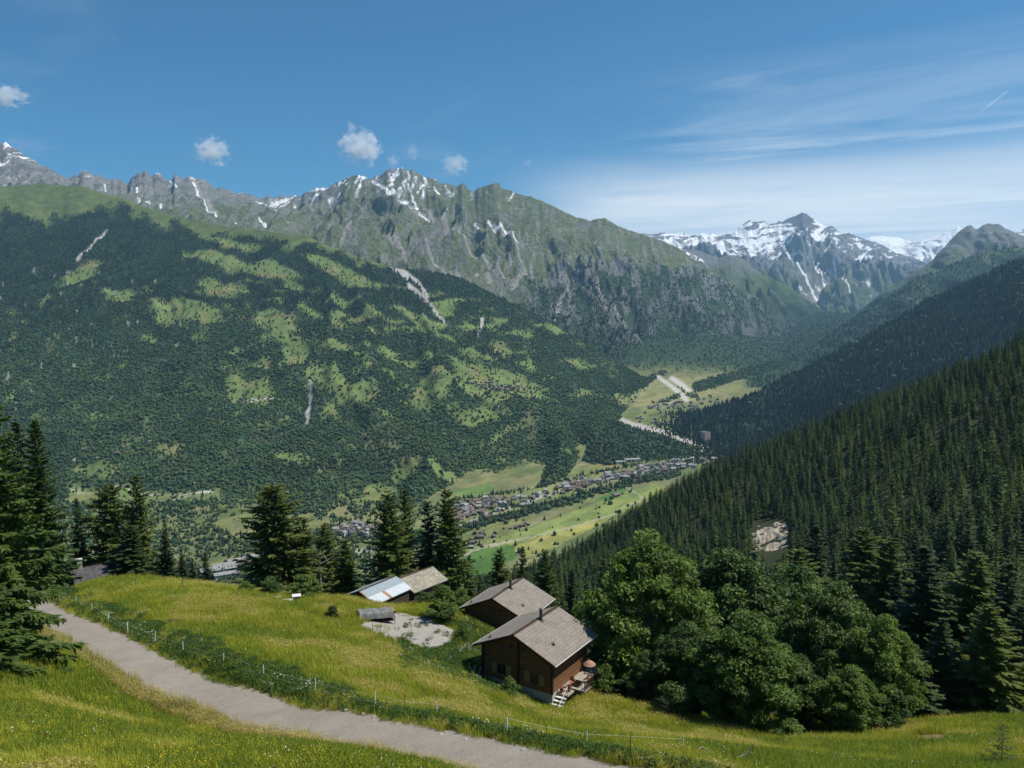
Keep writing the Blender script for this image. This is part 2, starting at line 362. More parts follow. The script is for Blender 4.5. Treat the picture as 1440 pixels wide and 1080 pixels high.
grass = (1 - sst(1080, 1420, B.h + nB * 300 + (B.PX < 480) * 260 - right * 330)) * sst(.26, .50, slB + nB * .14)
grass = np.maximum(grass, sst(.5, .72, slB + nB * .2) * sst(1350, 900, B.h) * .7)
rk = mix(np.broadcast_to(ROCK, B.P.shape), ROCKD, sst(-.1, .5, fbm(B.s / 120, B.h / 60, 5, 3)))
rk = mix(rk, SCREE * .72, sst(.34, .08, rB) * .6); rk = mix(rk, SCREE * .8, sst(.5, .25, B.rib) * .4); rk = rk * (1 + .45 * fbm(B.s / 22, B.h / 70, 4, 83, .65))[..., None]
cB = mix(rk, ALP * .8 * (1 + .3 * nB[..., None]), grass * sst(-.5, .35, fbm(B.s / 45, B.h / 160, 4, 87, .6) + .1) * .9)
low = sst(250, 60, B.h + nB * 330)                                     # wooded cliffs near the valley
cliff = polymask(B, [[(735,395),(780,370),(850,362),(930,372),(1000,380),(1060,420),(1110,470),(1060,500),(960,500),(905,510),(860,500),(800,455)]], 16, 5)
cB = mix(cB, mix(np.broadcast_to(ROCK * .85, B.P.shape), FOREST * 1.4, (fbm(B.s / 90, B.h / 160, 4, 6) > -.02).astype(float)), cliff * .85)
cB = mix(cB, FOREST * 1.6, low * (1 - cliff * .5) * .7)
for ln, a_, b_ in (([(790,375),(800,385),(784,415),(780,430)],5,1.5), ([(835,400),(862,432),(880,462),(898,492)],4,2.5), ([(600,290),(625,310),(660,345),(700,385),(712,395)],3,2), ([(560,270),(590,290),(640,330)],4,2), ([(545,335),(565,350),(572,362)],6,3), ([(690,310),(710,330),(740,370),(720,400)],2,3), ([(500,310),(480,340)],3,3), ([(270,250),(285,280),(305,310)],3,3), ([(590,345),(640,380),(690,400)],2,3)):
    cB = mix(cB, SCREE * .95, linemask(B, ln, a_, b_) * .75)
snB = sst(1090, 1360, B.h + (rB < .42) * 160 + fbm(B.s / 60, B.h / 60, 4, 55) * 260 - (B.PX < 380) * 200 - sst(700, 850, B.PX) * 500) * (fbm(B.s / 80, B.h / 200, 4, 33, .65) > .13) * (B.PX > -80)
for ln, a_, b_ in (([(524,255),(540,266),(556,274),(572,276)],4,4), ([(574,240),(575,258),(580,272),(586,284)],2,2.5), ([(548,244),(552,256),(548,262)],3,2), ([(586,266),(600,258),(596,246)],1.5,2), ([(590,290),(604,302)],2,2), ([(628,302),(632,298)],2.5,2.5), ([(686,310),(693,318),(705,322),(727,334)],4,2), ([(668,318),(675,324)],2,2), ([(718,276),(722,272)],2,2), ([(185,263),(197,278),(210,288)],2.5,2.5), ([(222,290),(227,292)],2.5,2.5), ([(240,255),(248,262)],2,2), ([(272,258),(277,270),(280,280)],2,2), ([(280,282),(292,298),(304,311)],1,1.4), ([(331,313),(345,314)],2,2), ([(365,310),(374,311)],2,2), ([(388,283),(398,281),(410,278)],2.5,3), ([(430,268),(440,268),(460,264)],3,2.5), ([(14,222),(8,232),(0,236)],1.8,2.2), ([(146,258),(149,266)],1.5,1.5), ([(326,290),(334,294)],2,2), ([(360,284),(372,290),(385,292)],1.5,1.5), ([(610,262),(618,270)],1.5,1.5), ([(404,322),(420,308),(430,300)],2,2)):
    snB = np.maximum(snB, linemask(B, ln, a_ * .72, b_ * .72, 15) * (fbm(B.PX / 4, B.PY / 4, 2, 61) > -.32))
cB = mix(cB, SNOW, np.clip(snB, 0, 1))
finish(B, 'rocky_mountain', cB, M_CRAG)
treeB = np.clip(low * 1.2 + cliff * .45 * sst(420, 250, B.h), 0, 1) * (B.T < 1.0) * (snB < .1) * (fbm(B.s / 110, B.h / 150, 4, 6) > -.12)
# ---- C1: the green spur, C: the snowy range closing the valley, C2: the glacier dome
def back(l, d1=10, k1=1.06, d2=60, k2=1.2): return [[(a, b + d1, c * k1) for a, b, c in l], [(a, b + d2, c * k2) for a, b, c in l]]
c1 = [(860,360,9000),(940,348,9300),(980,352,9500),(1010,362,9600),(1028,358,9600),(1045,364,9700),(1060,378,9700),(1100,398,9800),(1150,432,10000),(1190,458,10200),(1215,474,10300),(1260,490,10300)]
C1 = make_layer([[(860,520,7500),(1100,520,8000),(1200,495,9300),(1260,505,9600)],[(860,440,8300),(1000,440,8500),(1100,465,8800),(1190,476,9600),(1260,498,9900)], c1] + back(c1), 860, 1255, 300, 150, 2)
r1 = gully(C1, 500., 260., 71, 5, .3, .05); n1 = fbm(C1.s / 300, C1.h / 200, 5, 5)
cc = mix(np.broadcast_to(ALP * .75, C1.P.shape), ROCK * .85, sst(350, 700, C1.h + n1 * 300)); cc = mix(cc, FOREST * 1.3, sst(330, 60, C1.h + n1 * 300 + (r1 - .5) * 300))
cc = mix(cc, SNOW, (linemask(C1, [(955,352),(975,362),(1000,378)], 3, 2) * (fbm(C1.PX / 5, C1.PY / 5, 3, 2) > 0)))
finish(C1, 'green_mountain_spur', cc, M_CRAG)
c = [(820,340),(880,328),(915,330),(935,327),(945,329),(960,327),(970,331),(980,330),(992,327),(1000,326),(1010,333),(1018,330),(1027,325),(1040,317),(1053,308),(1058,311),(1073,310),(1085,313),(1095,312),(1100,312),(1109,308),(1118,302.5),(1125,300),(1129,298),(1134,300),(1140,304.5),(1147,309),(1154,313),(1160,315),(1173,320),(1182,325),(1193,328),(1205,331),(1220,336),(1240,344),(1262,356),(1280,362),(1300,368),(1340,385),(1420,400)]
c = [(x, y, 15000 - (x > 1150) * (x - 1150) * 6.) for x, y in c]
C = make_layer([[(820,470,9800),(1200,485,10500),(1300,470,10500),(1420,470,11000)],[(820,440,10500),(1000,420,11000),(1100,430,11200),(1200,458,10900),(1300,430,11500),(1420,430,11600)],[(820,385,12500),(1000,372,12800),(1060,368,13000),(1130,375,12800),(1200,395,12500),(1300,395,12600),(1420,420,12600)], c] + back(c), 820, 1415, 560, 260, 3, 21, 1.8)
rC = gully(C, 640., 480., 141, 6, .35, .06, .6, 1.); nC = fbm(C.s / 420, C.h / 240, 5, 15); slC = slope_of(C)
cc = mix(np.broadcast_to(ROCK * .9, C.P.shape), ROCKD, sst(-.2, .5, fbm(C.s / 200, C.h / 60, 5, 3))); cc = mix(cc, ALP * .8, sst(800, 350, C.h + nC * 350) * .85); cc = mix(cc, SCREE * .9, sst(.35, .1, rC) * sst(1200, 700, C.h) * .5)
strat = fbm(C.s / 420 + C.h / 260, C.h / 46 - C.s / 300, 4, 36)
peak = 1 - sst(10, 26, np.hypot(C.PX - 1130, (C.PY - 305) * 1.1))
sn = sst(520, 1500, C.h + nC * 300) * .80 + strat * 1.7 + (.48 - rC) * 1.1 + .04 - peak * .6 + sst(1080, 1000, C.PX) * .12 - sst(1130, 1200, C.PX) * .16
sn = sst(.80, .98, sn + fbm(C.s / 90, C.h / 60, 4, 93, .65) * .7)
for ln, a_, b_ in (([(1106,356),(1115,370),(1135,388),(1158,402)],2,1.5), ([(1148,370),(1160,384),(1172,396)],1.5,1), ([(1210,388),(1222,392)],2.5,2.5), ([(1172,370),(1176,380)],1.2,1), ([(1180,395),(1205,412)],1,1), ([(990,336),(1010,348),(1030,356)],6,5)):
    sn = np.maximum(sn, linemask(C, ln, a_, b_, 25))
cc = mix(cc, ROCKD * .8, peak * .8); cc = cc * (1 + .5 * fbm(C.s / 60, C.h / 90, 4, 83, .65))[..., None]; cc = mix(cc, SNOW, sn); finish(C, 'snowy_mountain', cc, M_CRAG)
c2 = [(1180,345,17500),(1215,337,17500),(1225,333,17500),(1240,332,17500),(1262,334,17500),(1280,339,17500),(1295,338,17000),(1307,335,17000),(1318,331,17000),(1327,327,17000),(1337,324,17000),(1347,318,17000),(1352,321,17000),(1360,326,17000),(1390,335,17000),(1420,330,17000),(1440,322,17000),(1470,318,17000),(1600,335,17000)]
C2 = make_layer([[(1180,420,14500),(1600,420,14500)],[(1180,372,15800),(1600,372,15800)], c2] + back(c2), 1180, 1600, 260, 90, 2)
r2 = gully(C2, 700., 260., 171, 5, .4, .1)
cc = mix(np.broadcast_to(ROCK, C2.P.shape), SNOW, np.maximum(sst(1290, 1265, C2.PX) * sst(372, 352, C2.PY + r2 * 14 + (C2.PX - 1250) * -.15), sst(-.15, .05, fbm(C2.s / 150, C2.h / 90, 4, 8) + (C2.PX > 1290) * .12)))
finish(C2, 'glacier_mountain', cc, M_CRAG)
# ---- right side: D grey peak, D2 bluish ridge, E wooded ridge
d = [(1080,522,7600),(1100,512,7700),(1130,497,7800),(1160,477,7900),(1190,452,8000),(1220,427,8200),(1250,404,8400),(1280,388,8600),(1310,367,8800),(1327,347,8900),(1335,338,9000),(1343,330,9000),(1352,322,9000),(1365,317,9000),(1371,321,9000),(1377,320,9000),(1384,316,9000),(1393,313,9000),(1400,315,9000),(1407,315,9000),(1416,322,9000),(1427,327,9000),(1440,331,9000),(1480,338,9000),(1560,318,9000),(1700,300,9000),(1950,290,9000)]
D = make_layer([[(1080,560,6000),(1200,510,6500),(1400,470,7000),(1950,480,7000)],[(1080,540,6800),(1200,465,7200),(1300,410,7600),(1400,372,8000),(1950,390,8000)], d] + back(d), 1080, 1950, 400, 150, 2, 25, 1.6)
rD = gully(D, 420., 260., 201, 6, .3, .05, .6, 1.); nD = fbm(D.s / 260, D.h / 160, 5, 25)
cc = mix(np.broadcast_to(ALP * .75, D.P.shape), ROCK * .9, np.clip(sst(500, 950, D.h + nD * 300) * .8 + sst(.45, .75, rD) * .4, 0, 1)); cc = mix(cc, FOREST * 1.5, sst(420, 150, D.h + nD * 240)); cc = mix(cc, SCREE * .8, (fbm(D.s / 60, D.h / 240, 4, 4) > .3) * .6)
finish(D, 'grey_mountain', cc, M_CRAG)
d2 = [(1010,560,5200),(1060,538,5400),(1080,524,5500),(1120,504,5700),(1150,482,5800),(1200,450,6000),(1250,416,6200),(1290,392,6300),(1330,377,6400),(1370,358,6500),(1400,353,6500),(1440,347,6500),(1500,330,6500),(1600,300,6500),(1950,240,6500)]
D2 = make_layer([[(1010,620,4000),(1200,560,4300),(1440,480,4600),(1950,440,4600)],[(1010,575,4700),(1200,490,5000),(1440,410,5400),(1950,340,5400)], d2] + back(d2), 1010, 1950, 320, 140, 2)
rD2 = gully(D2, 420., 150., 231, 5, .35, .15)
nn = fbm(D2.s / 200, D2.h / 150, 4, 9)
cc = mix(np.broadcast_to(FOREST * 1.25, D2.P.shape), ALP * .7, sst(420, 520, D2.h + nn * 160) * .7); cc = mix(cc, SCREE * .6, (fbm(D2.s / 50, D2.h / 120, 4, 4) > .36) * .5)
finish(D2, 'wooded_ridge', cc, M_FAR); treeD2 = (sst(560, 420, D2.h + nn * 160)) * (D2.T < 1.02)
e = [(905,590,3380),(915,587,3370),(940,584,3350),(970,580,3320),(1000,574,3300),(1050,558,3300),(1100,534,3350),(1150,510,3400),(1200,485,3500),(1250,456,3600),(1300,427,3700),(1350,405,3700),(1400,380,3700),(1440,363,3700),(1500,335,3700),(1600,295,3700),(1950,200,3700)]
E = make_layer([[(905,610,3100),(950,640,2700),(1000,660,2500),(1060,670,2350),(1100,660,2250),(1440,560,2000),(1950,500,2000)],[(905,594,3330),(950,607,2970),(990,620,2830),(1020,634,2720),(1060,630,2720),(1100,605,2750),(1200,560,2700),(1440,470,2700),(1950,380,2700)], e] + back(e), 905, 1950, 320, 140, 2)
rE = gully(E, 380., 70. * sst(950, 1150, E.PX), 261, 5, .35, .2)
mE = polymask(E, [[(1263,435),(1275,428),(1288,430),(1283,440),(1268,443)]], 1)
cc = mix(np.broadcast_to(FOREST, E.P.shape), MEAD, mE); cc = mix(cc, SCREE * .6, (fbm(E.PX / 6, E.PY / 14, 4, 4) > .42) * .5)
finish(E, 'wooded_mountain', cc, M_FAR); treeE = (1 - mE) * (E.T < 1.02)
# ---- G: the valley floor, climbing away to the upper villages
VY = [900, 1300, 1700, 2200, 2800, 3400, 4200, 6000, 9000, 12000]; VZ = [-580, -562, -540, -505, -470, -420, -366, -280, -140, 0]
def valley_z(x, Y):
    z = np.interp(Y, VY, VZ) + fbm(x / 420., Y / 420., 3, 44) * 9
    # wooded knoll in front of the upper village, and the fan of meadow behind it
    z = z + 26 * np.exp(-(((x - 440) / 200)**2 + ((Y - 2760) / 150)**2)) + sst(4250, 5300, Y) * .34 * np.clip(np.abs(x - .325 * Y) - 90, 0, 420)
    return z
def valley_hit(px, py):
    px = np.asarray(px, float); py = np.asarray(py, float); Yl = np.geomspace(950, 11000, 500)
    P = unproj(px[..., None], py[..., None], Yl); below = P[..., 2] < valley_z(P[..., 0], Yl)
    i = np.argmax(below, -1); P1 = np.take_along_axis(P, i[..., None, None], -2)[..., 0, :]
    P0 = np.take_along_axis(P, np.maximum(i - 1, 0)[..., None, None], -2)[..., 0, :]
    g0 = P0[..., 2] - valley_z(P0[..., 0], P0[..., 1]); g1 = P1[..., 2] - valley_z(P1[..., 0], P1[..., 1])
    k = np.clip(g0 / (g0 - g1 + 1e-9), 0, 1)[..., None]; return P0 + (P1 - P0) * k
nu, nv = 620, 560
az = np.linspace(-1.0, .62, nu); Yg = np.geomspace(950, 9000, nv)
GX = az[None] * Yg[:, None]; GY = np.broadcast_to(Yg[:, None], GX.shape); GP = np.stack([GX, GY, valley_z(GX, GY)], -1)
G = Layer(); G.P = GP; G.PX, G.PY = proj(GP)
nG = fbm(GX / 60, GY / 110, 4, 3)
cG = mix(np.broadcast_to(np.array((.125, .15, .055)), GP.shape), (.17, .17, .08), sst(-.3, .5, fbm(GX / 160, GY / 200, 3, 7)))
FIELDS = [([(640,788),(690,765),(725,768),(760,760),(700,800),(660,820)], (.065, .13, .03)), ([(650,775),(690,760),(740,745),(800,722),(860,700),(920,680),(935,684),(880,712),(800,742),(735,762),(700,768)], (.17, .21, .065)),
 ([(720,770),(790,745),(850,725),(890,712),(830,745),(780,770),(740,785)], (.24, .24, .07)), ([(790,738),(850,722),(905,695),(925,682),(938,690),(900,712),(850,732)], (.20, .23, .06)), ([(862,690),(885,686),(858,702),(835,705)], (.06, .16, .045)),
 ([(690,715),(740,705),(760,712),(700,728)], (.19, .20, .08)), ([(745,690),(800,678),(830,690),(790,702),(750,703)], (.15, .19, .06)), ([(790,665),(830,655),(905,640),(880,655),(830,668)], (.17, .19, .07)), ([(838,648),(862,640),(885,645),(878,655),(845,658)], (.24, .19, .085)),
 ([(640,690),(690,680),(695,690),(655,700)], (.10, .17, .045)), ([(880,560),(915,535),(960,530),(1030,535),(1040,545),(1000,565),(950,560),(900,578)], (.20, .20, .085)), ([(960,530),(1000,515),(1035,530),(1020,560),(985,560)], (.19, .19, .08)), ([(1075,520),(1085,515),(1095,522),(1080,530)], (.16, .24, .06)), ([(1005,690),(1040,672),(1045,680),(1010,697)], (.12, .2, .05)), ([(560,745),(640,728),(690,735),(640,748)], (.17, .2, .07))]
for poly, cc in FIELDS: cG = mix(cG, cc, polymask(G, [poly], 2.2, 6))
# small plots: strips across the valley, each with its own crop
_ax = math.radians(52); _u = GX * math.cos(_ax) + GY * math.sin(_ax) + 25 * fbm(GX / 200, GY / 200, 2, 4); _w = -GX * math.sin(_ax) + GY * math.cos(_ax)
_pl = _h(np.floor(_w / 38), np.floor(_u / 150 + _h(np.floor(_w / 38), np.zeros_like(GX), 3) / 65536.), 9) / 65536.
cG = cG * (1 + (.42 * (_pl - .5))[..., None] * np.array([1.2, .8, .7])) * (1 - .35 * ((np.abs((_w / 38) % 1 - .5) > .46) * (_pl > .3)))[..., None]
cG = cG * (1 + .25 * nG[..., None])
def gl(line, w0, w1, c_, k=1.):
    global cG
    cG = mix(cG, c_, linemask(G, line, w0, w1, 12) * k)
gl([(905,662),(850,672),(790,690),(740,706),(690,722),(640,742),(560,765),(430,790),(300,805)], 1.6, 3, (.33, .31, .28), .8)
for ln in ([(650,782),(680,768),(740,757),(800,742),(850,728),(905,700)], [(640,790),(665,775),(700,765)], [(860,690),(880,684),(905,700),(890,712)], [(690,770),(720,760)], [(280,806),(330,792),(380,778)], [(300,815),(360,796)], [(930,575),(955,560),(975,545)]): gl(ln, .9, 1.2, (.33, .31, .25), .7)
knoll = polymask(G, [[(835,592),(862,592),(885,602),(915,612),(950,621),(980,632),(985,640),(960,646),(900,648),(850,655),(820,650)]], 2, 5)
upw = np.maximum(sst(4350, 4800, GY + 300 * nG), sst(1040, 1060, G.PX) * (G.PY < 545)) * 1.
cG = mix(cG, FOREST * 1.2, np.maximum(knoll * .8, upw * .97))
gl([(868,588),(890,598),(920,605),(950,613),(985,625),(1000,628)], 4.5, 6.5, (.36, .34, .30)); gl([(1005,622),(990,640),(970,648),(930,655),(905,662)], 7, 5, (.35, .33, .30)); gl([(1000,622),(1010,632)], 6, 6, (.35, .33, .30)); gl([(925,530),(940,540),(955,552),(965,562)], 3, 4, (.42, .40, .35)); gl([(945,532),(960,542),(968,550)], 4, 5, (.42, .40, .35))
me = new_mesh('valley_floor', GP, grid_faces(nv, nu), 4, cG, True, mat_vcol('valley_ground', .03, .8, 1.2, .05, .2, 3.)); link('valley_floor', me, kind='structure')
# ============================================================ THE NEAR HILLSIDE (one sheet: meadow, yard, ravine and the wooded slope on the right)
_road_far = [(75,851),(110,868),(150,885),(200,908),(240,927),(280,943),(320,957),(360,970),(400,982),(440,995),(500,1008),(560,1022),(640,1042),(720,1060),(800,1078)]
_road_near = [(70,905),(120,930),(150,950),(200,972),(240,990),(300,1003),(400,1022),(480,1037),(600,1063),(680,1082)]
HC = [(-300,1080,26),(0,1080,26),(240,1080,27.5),(480,1080,30),(720,1080,35),(960,1080,37),(1200,1080,42),(1440,1080,46),(1740,1080,46),
 (0,1200,18),(720,1250,19),(1440,1250,22),(-500,1250,16),(1900,1250,22),
 (823,1056,41),(615,1013,46.5),(443,979,53),(315,938,63),(218,906,73),(152,879,84),(107,851,99),(80,847,104),
 (0,990,42),(-300,960,45),(0,930,58),(200,972,62),(300,1003,55.5),(400,1022,48.5),(480,1037,44),(600,1063,39.5),(110,915,72),(80,880,86),
 (150,813,114),(300,826,106),(400,842,100),(200,850,92),(300,880,80),(400,920,69),(470,860,96),(500,900,84),(560,930,76),(560,985,56),(650,960,70),(720,1010,60),(-200,850,108),(-200,900,75),
 (690,952,82),(774,988,79),(640,905,92),(600,890,95),(545,858,110),(500,845,114),(700,893,102),(620,850,112),(840,940,92),(600,930,80),
 (900,1015,72),(1050,1046,66),(1250,1040,70),(1440,1008,86),(1600,1008,86),(1150,1062,55),(1350,1050,60),
 (700,900,125),(850,975,105),(1000,1010,90),(1200,1015,92),(1440,995,105),(1700,980,110),(560,870,130),
 (0,852,150),(-300,860,150),(300,858,140),(150,850,135),(450,862,125),(450,856,150),(0,862,300),(-400,862,300),(300,862,300),(550,872,250),(0,852,800),(-400,852,800),(300,852,800),(550,855,700),(0,842,1400),(-500,842,1400),(500,842,1400),(650,842,1300),
 (700,872,200),(700,868,320),(800,868,330),(1000,855,260),(1200,832,240),(1440,800,210),(1700,770,200),(850,920,170),(1050,920,160),(1250,905,150),(1440,890,150),
 (700,838,550),(800,815,600),(900,775,600),(1000,740,600),(1200,695,520),(1440,610,460),(1700,530,440),(1000,800,400),(1200,760,360),(1440,700,320),
 (700,832,650),(750,818,680),(790,796,740),(880,738,860),(960,694,930),(1060,647,950),(1200,588,900),(1340,533,800),(1440,490,720),(1700,380,660),
 (700,850,900),(790,830,950),(880,775,1080),(960,735,1180),(1060,690,1200),(1200,630,1150),(1340,580,1050),(1440,535,950),(1700,430,900),(800,850,1300),(1000,770,1500),(1300,680,1500),(1700,560,1400)]
_a = np.array(HC, float); _P = unproj(_a[:, 0], _a[:, 1], _a[:, 2])
def _uv(x, y): return np.stack([np.arctan2(x, y) * 1.6, np.log(np.maximum(np.hypot(x, y), 2.))], -1)
_C = _uv(_P[:, 0], _P[:, 1]); _g = _P[:, 2] / np.hypot(_P[:, 0], _P[:, 1])
def _k(d2): return np.where(d2 > 1e-12, .5 * d2 * np.log(np.maximum(d2, 1e-12)), 0)
_n = len(_C); _K = _k(((_C[:, None] - _C[None])**2).sum(-1)) + np.eye(_n) * 2e-4
_Q = np.c_[np.ones(_n), _C]; _M = np.block([[_K, _Q], [_Q.T, np.zeros((3, 3))]])
_W = np.linalg.solve(_M, np.r_[_g, np.zeros(3)])
def hill_z0(x, y):
    x = np.asarray(x, float); y = np.asarray(y, float); sh = x.shape; uv = _uv(x.ravel(), y.ravel()); out = np.empty(len(uv))
    for i in range(0, len(uv), 20000):
        q = uv[i:i + 20000]; out[i:i + 20000] = _k(((q[:, None] - _C[None])**2).sum(-1)) @ _W[:_n] + _W[_n] + q @ _W[_n + 1:]
    return (out * np.hypot(x.ravel(), y.ravel())).reshape(sh)
def ray_hit(px, py, fn, lo=14., hi=1500., n=420):
    px = np.atleast_1d(np.asarray(px, float)); py = np.atleast_1d(np.asarray(py, float)); Yl = np.geomspace(lo, hi, n)
    P = unproj(px[:, None], py[:, None], Yl[None]); g = P[..., 2] - fn(P[..., 0], P[..., 1]); below = g < 0
    i = np.where(below.any(1), np.argmax(below, 1), n - 1); i0 = np.maximum(i - 1, 0); r = np.arange(len(px))
    k = np.clip(g[r, i0] / (g[r, i0] - g[r, i] + 1e-9), 0, 1)[:, None]; return P[r, i0] + (P[r, i] - P[r, i0]) * k

rf = ray_hit([p[0] for p in _road_far], [p[1] for p in _road_far], hill_z0)
# the lane: centre line in plan, 4.2 m wide, cut level into the slope
_t = np.gradient(rf[:, :2], axis=0); _t /= np.linalg.norm(_t, axis=1, keepdims=True)
RC = rf[:, :2] + np.c_[_t[:, 1], -_t[:, 0]] * 2.1
RC = np.r_[[[-98., 150.], [-80., 124.]], RC, [[9., 27.], [17., 19.], [26., 12.]]]
_l = np.r_[0, np.cumsum(np.linalg.norm(np.diff(RC, axis=0), axis=1))]; _s = np.linspace(0, _l[-1], 170)
RC = np.c_[np.interp(_s, _l, RC[:, 0]), np.interp(_s, _l, RC[:, 1])]
for _ in range(3): RC[1:-1] = (RC[:-2] + RC[1:-1] * 2 + RC[2:]) / 4
RZ = hill_z0(RC[:, 0], RC[:, 1]); RZ = np.convolve(np.pad(RZ, 6, mode='edge'), np.ones(13) / 13, 'valid')
naz, nr = 640, 440
AZ0, AZ1, LR0, LR1 = R(-62), R(58), math.log(4), math.log(1500)
hz_ = np.linspace(AZ0, AZ1, naz); hr_ = np.exp(np.linspace(LR0, LR1, nr))
HX = np.sin(hz_)[None] * hr_[:, None]; HY = np.cos(hz_)[None] * hr_[:, None]; HZ = hill_z0(HX, HY)
_rr = np.hypot(HX, HY); _m = (_rr < 190) & (HX < 40); HD = np.full(HX.shape, 1e3); HT = np.zeros(HX.shape)
HD[_m], HT[_m] = polydist(HX[_m], HY[_m], RC)
_rz = np.interp(HT, np.linspace(0, 1, len(RZ)), RZ)
YARD = [(505,880),(520,862),(565,862),(610,872),(640,888),(632,908),(612,918),(580,914),(545,900)]
_px, _py = proj(np.stack([HX, HY, HZ], -1))
HZ = HZ + fbm(HX / 3., HY / 3., 3, 5) * .16 * np.clip(HD / 3 - .9, 0, 1) + fbm(HX / 14, HY / 14, 3, 6) * .5 * np.clip(HD / 6 - .7, 0, 1) + (_rr > 130) * fbm(HX / 60, HY / 60, 4, 7) * 6 * sst(130, 300, _rr)
HZ = HZ + (_rz - HZ) * (1 - sst(2.7, 4.6, HD))
# levelled ground round the front chalet (a cut into the slope, lower at the stair corner)
_A = unproj(720.7, 892, 81.); _E = unproj(784, 852, 89.2); _d = (_E - _A)[:2]; _L = np.linalg.norm(_d); _d /= _L
_lx = (HX - _A[0]) * _d[1] - (HY - _A[1]) * _d[0]; _ly = (HX - _A[0]) * _d[0] + (HY - _A[1]) * _d[1]
_ds = np.hypot(np.maximum(np.abs(_lx - .8) - 5.2, 0), np.maximum(np.abs(_ly - 4.3) - 5.6, 0))
HZ = np.where(_ds < 7, np.minimum(HZ, _A[2] - 6.6 - .11 * np.clip(_lx, -5, 6) + _ds * .75), HZ)
def hill_z(x, y):
    x = np.asarray(x, float); y = np.asarray(y, float)
    a = np.clip((np.arctan2(x, y) - AZ0) / (AZ1 - AZ0) * (naz - 1), 0, naz - 1.001); r = np.clip((np.log(np.maximum(np.hypot(x, y), 4.01)) - LR0) / (LR1 - LR0) * (nr - 1), 0, nr - 1.001)
    i = r.astype(int); j = a.astype(int); u = a - j; v = r - i
    return (HZ[i, j] * (1 - u) + HZ[i, j + 1] * u) * (1 - v) + (HZ[i + 1, j] * (1 - u) + HZ[i + 1, j + 1] * u) * v
def ground(px, py): return ray_hit(px, py, hill_z)
def gpt(px, py): return Vector(ground(px, py)[0])
def at(px, Y): 
    """ground point under bearing px at forward distance Y"""
    x = float(unproj(px, 800, Y)[0]); return Vector((x, Y, float(hill_z(x, Y))))
def road_dist(x, y): return polydist(np.asarray(x, float), np.asarray(y, float), RC)[0]
# ---- colours of the hillside
HP = np.stack([HX, HY, HZ], -1); HPX, HPY = proj(HP); HR = np.hypot(HX, HY)
n1 = fbm(HX / 5., HY / 5., 4, 12); n2 = fbm(HX / 1.3, HY / 1.3, 3, 13); n3 = fbm(HX / 16., HY / 16., 3, 15)
near = (HR < 128)
c = mix(np.broadcast_to(np.array((.085, .125, .022)), HP.shape), (.17, .165, .03), sst(-.35, .4, n1 + n3 * .6)); c = mix(c, (.05, .085, .018), sst(.1, .5, n2) * .5)
c = mix(c, (.045, .085, .02), (1 - sst(4.5, 7.5, HD + n1 * 2)) * .75)
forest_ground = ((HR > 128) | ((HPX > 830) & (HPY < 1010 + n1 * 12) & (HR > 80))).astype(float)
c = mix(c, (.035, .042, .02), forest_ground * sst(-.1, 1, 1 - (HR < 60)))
c = mix(c, (.25, .21, .145), (1 - sst(2.5, 3.3, HD + n2 * .9 + n1 * .5)) * .9)
_q = polydist(HPX + n2 * 6, HPY + n1 * 5, [(1290, 1040), (1330, 1038)])[0]
c = mix(c, (.2, .14, .08), 1 - sst(5, 11, _q)); c = mix(c, (.2, .14, .08), 1 - sst(4, 9, polydist(HPX + n2 * 6, HPY + n1 * 5, [(1365, 1046), (1385, 1048)])[0]))
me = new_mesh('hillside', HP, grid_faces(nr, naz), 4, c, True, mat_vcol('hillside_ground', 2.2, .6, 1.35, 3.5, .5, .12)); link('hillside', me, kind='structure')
# ---- lane and yard
def strip(center, z, hw, name, mat, lift=.05, jag=.12, seed=1, cols=9):
    t = np.gradient(center, axis=0); t /= np.linalg.norm(t, axis=1, keepdims=True); nrm = np.c_[t[:, 1], -t[:, 0]]
    k = np.linspace(-1, 1, cols); s = np.arange(len(center))
    wl = hw + fbm(s * .21, s * 0., 4, seed) * jag * 2; wr = hw + fbm(s * .21, s * 0. + 9, 4, seed + 1) * jag * 2
    off = np.where(k[None] < 0, k[None] * wl[:, None], k[None] * wr[:, None])
    V = np.stack([center[:, 0, None] + nrm[:, 0, None] * off, center[:, 1, None] + nrm[:, 1, None] * off, z[:, None] + lift - .05 * k[None]**2 + 0 * off], -1)
    return link(name, new_mesh(name, V, grid_faces(len(center), cols), 4, None, True, mat), kind='structure')
fs = np.linspace(0, 1, 700); fi = np.linspace(0, 1, len(RC))
RC2 = np.c_[np.interp(fs, fi, RC[:, 0]), np.interp(fs, fi, RC[:, 1])]; RZ2 = np.interp(fs, fi, RZ)
t = NT('asphalt'); cc = t.ramp(t.noise(.35, 6, .7), [(.25, (.225, .198, .165)), (.5, (.275, .242, .202)), (.8, (.325, .288, .243))])
cc = t.mixc(cc, t.ramp(t.noise(9, 4, .8), [(.35, (.75, .75, .75)), (.7, (1.18, 1.18, 1.18))]), 1., 'MULTIPLY')
cr = t.ramp(t.noise(1.1, 5, .6, dist=1.4), [(.485, (1, 1, 1)), (.5, (.72, .7, .68)), (.515, (1, 1, 1))])
t.base(t.mixc(cc, cr, .8, 'MULTIPLY'), .92, .15); t.bump(t.noise(40, 4), .4, .01)
strip(RC2, RZ2, 2.12, 'road', t.m)
M_GRAVEL = mat_simple('gravel', (.285, .265, .235), .95, .2, 2.6, .1, .6, .03)
yp = ground([p[0] for p in YARD], [p[1] for p in YARD])[:, :2]; yc = yp.mean(0); nk, na = 26, 120
_a = np.linspace(0, 1, na, endpoint=False) * len(yp); _i = _a.astype(int); _f = (_a - _i)[:, None]
ring = yp[_i] * (1 - _f) + yp[(_i + 1) % len(yp)] * _f
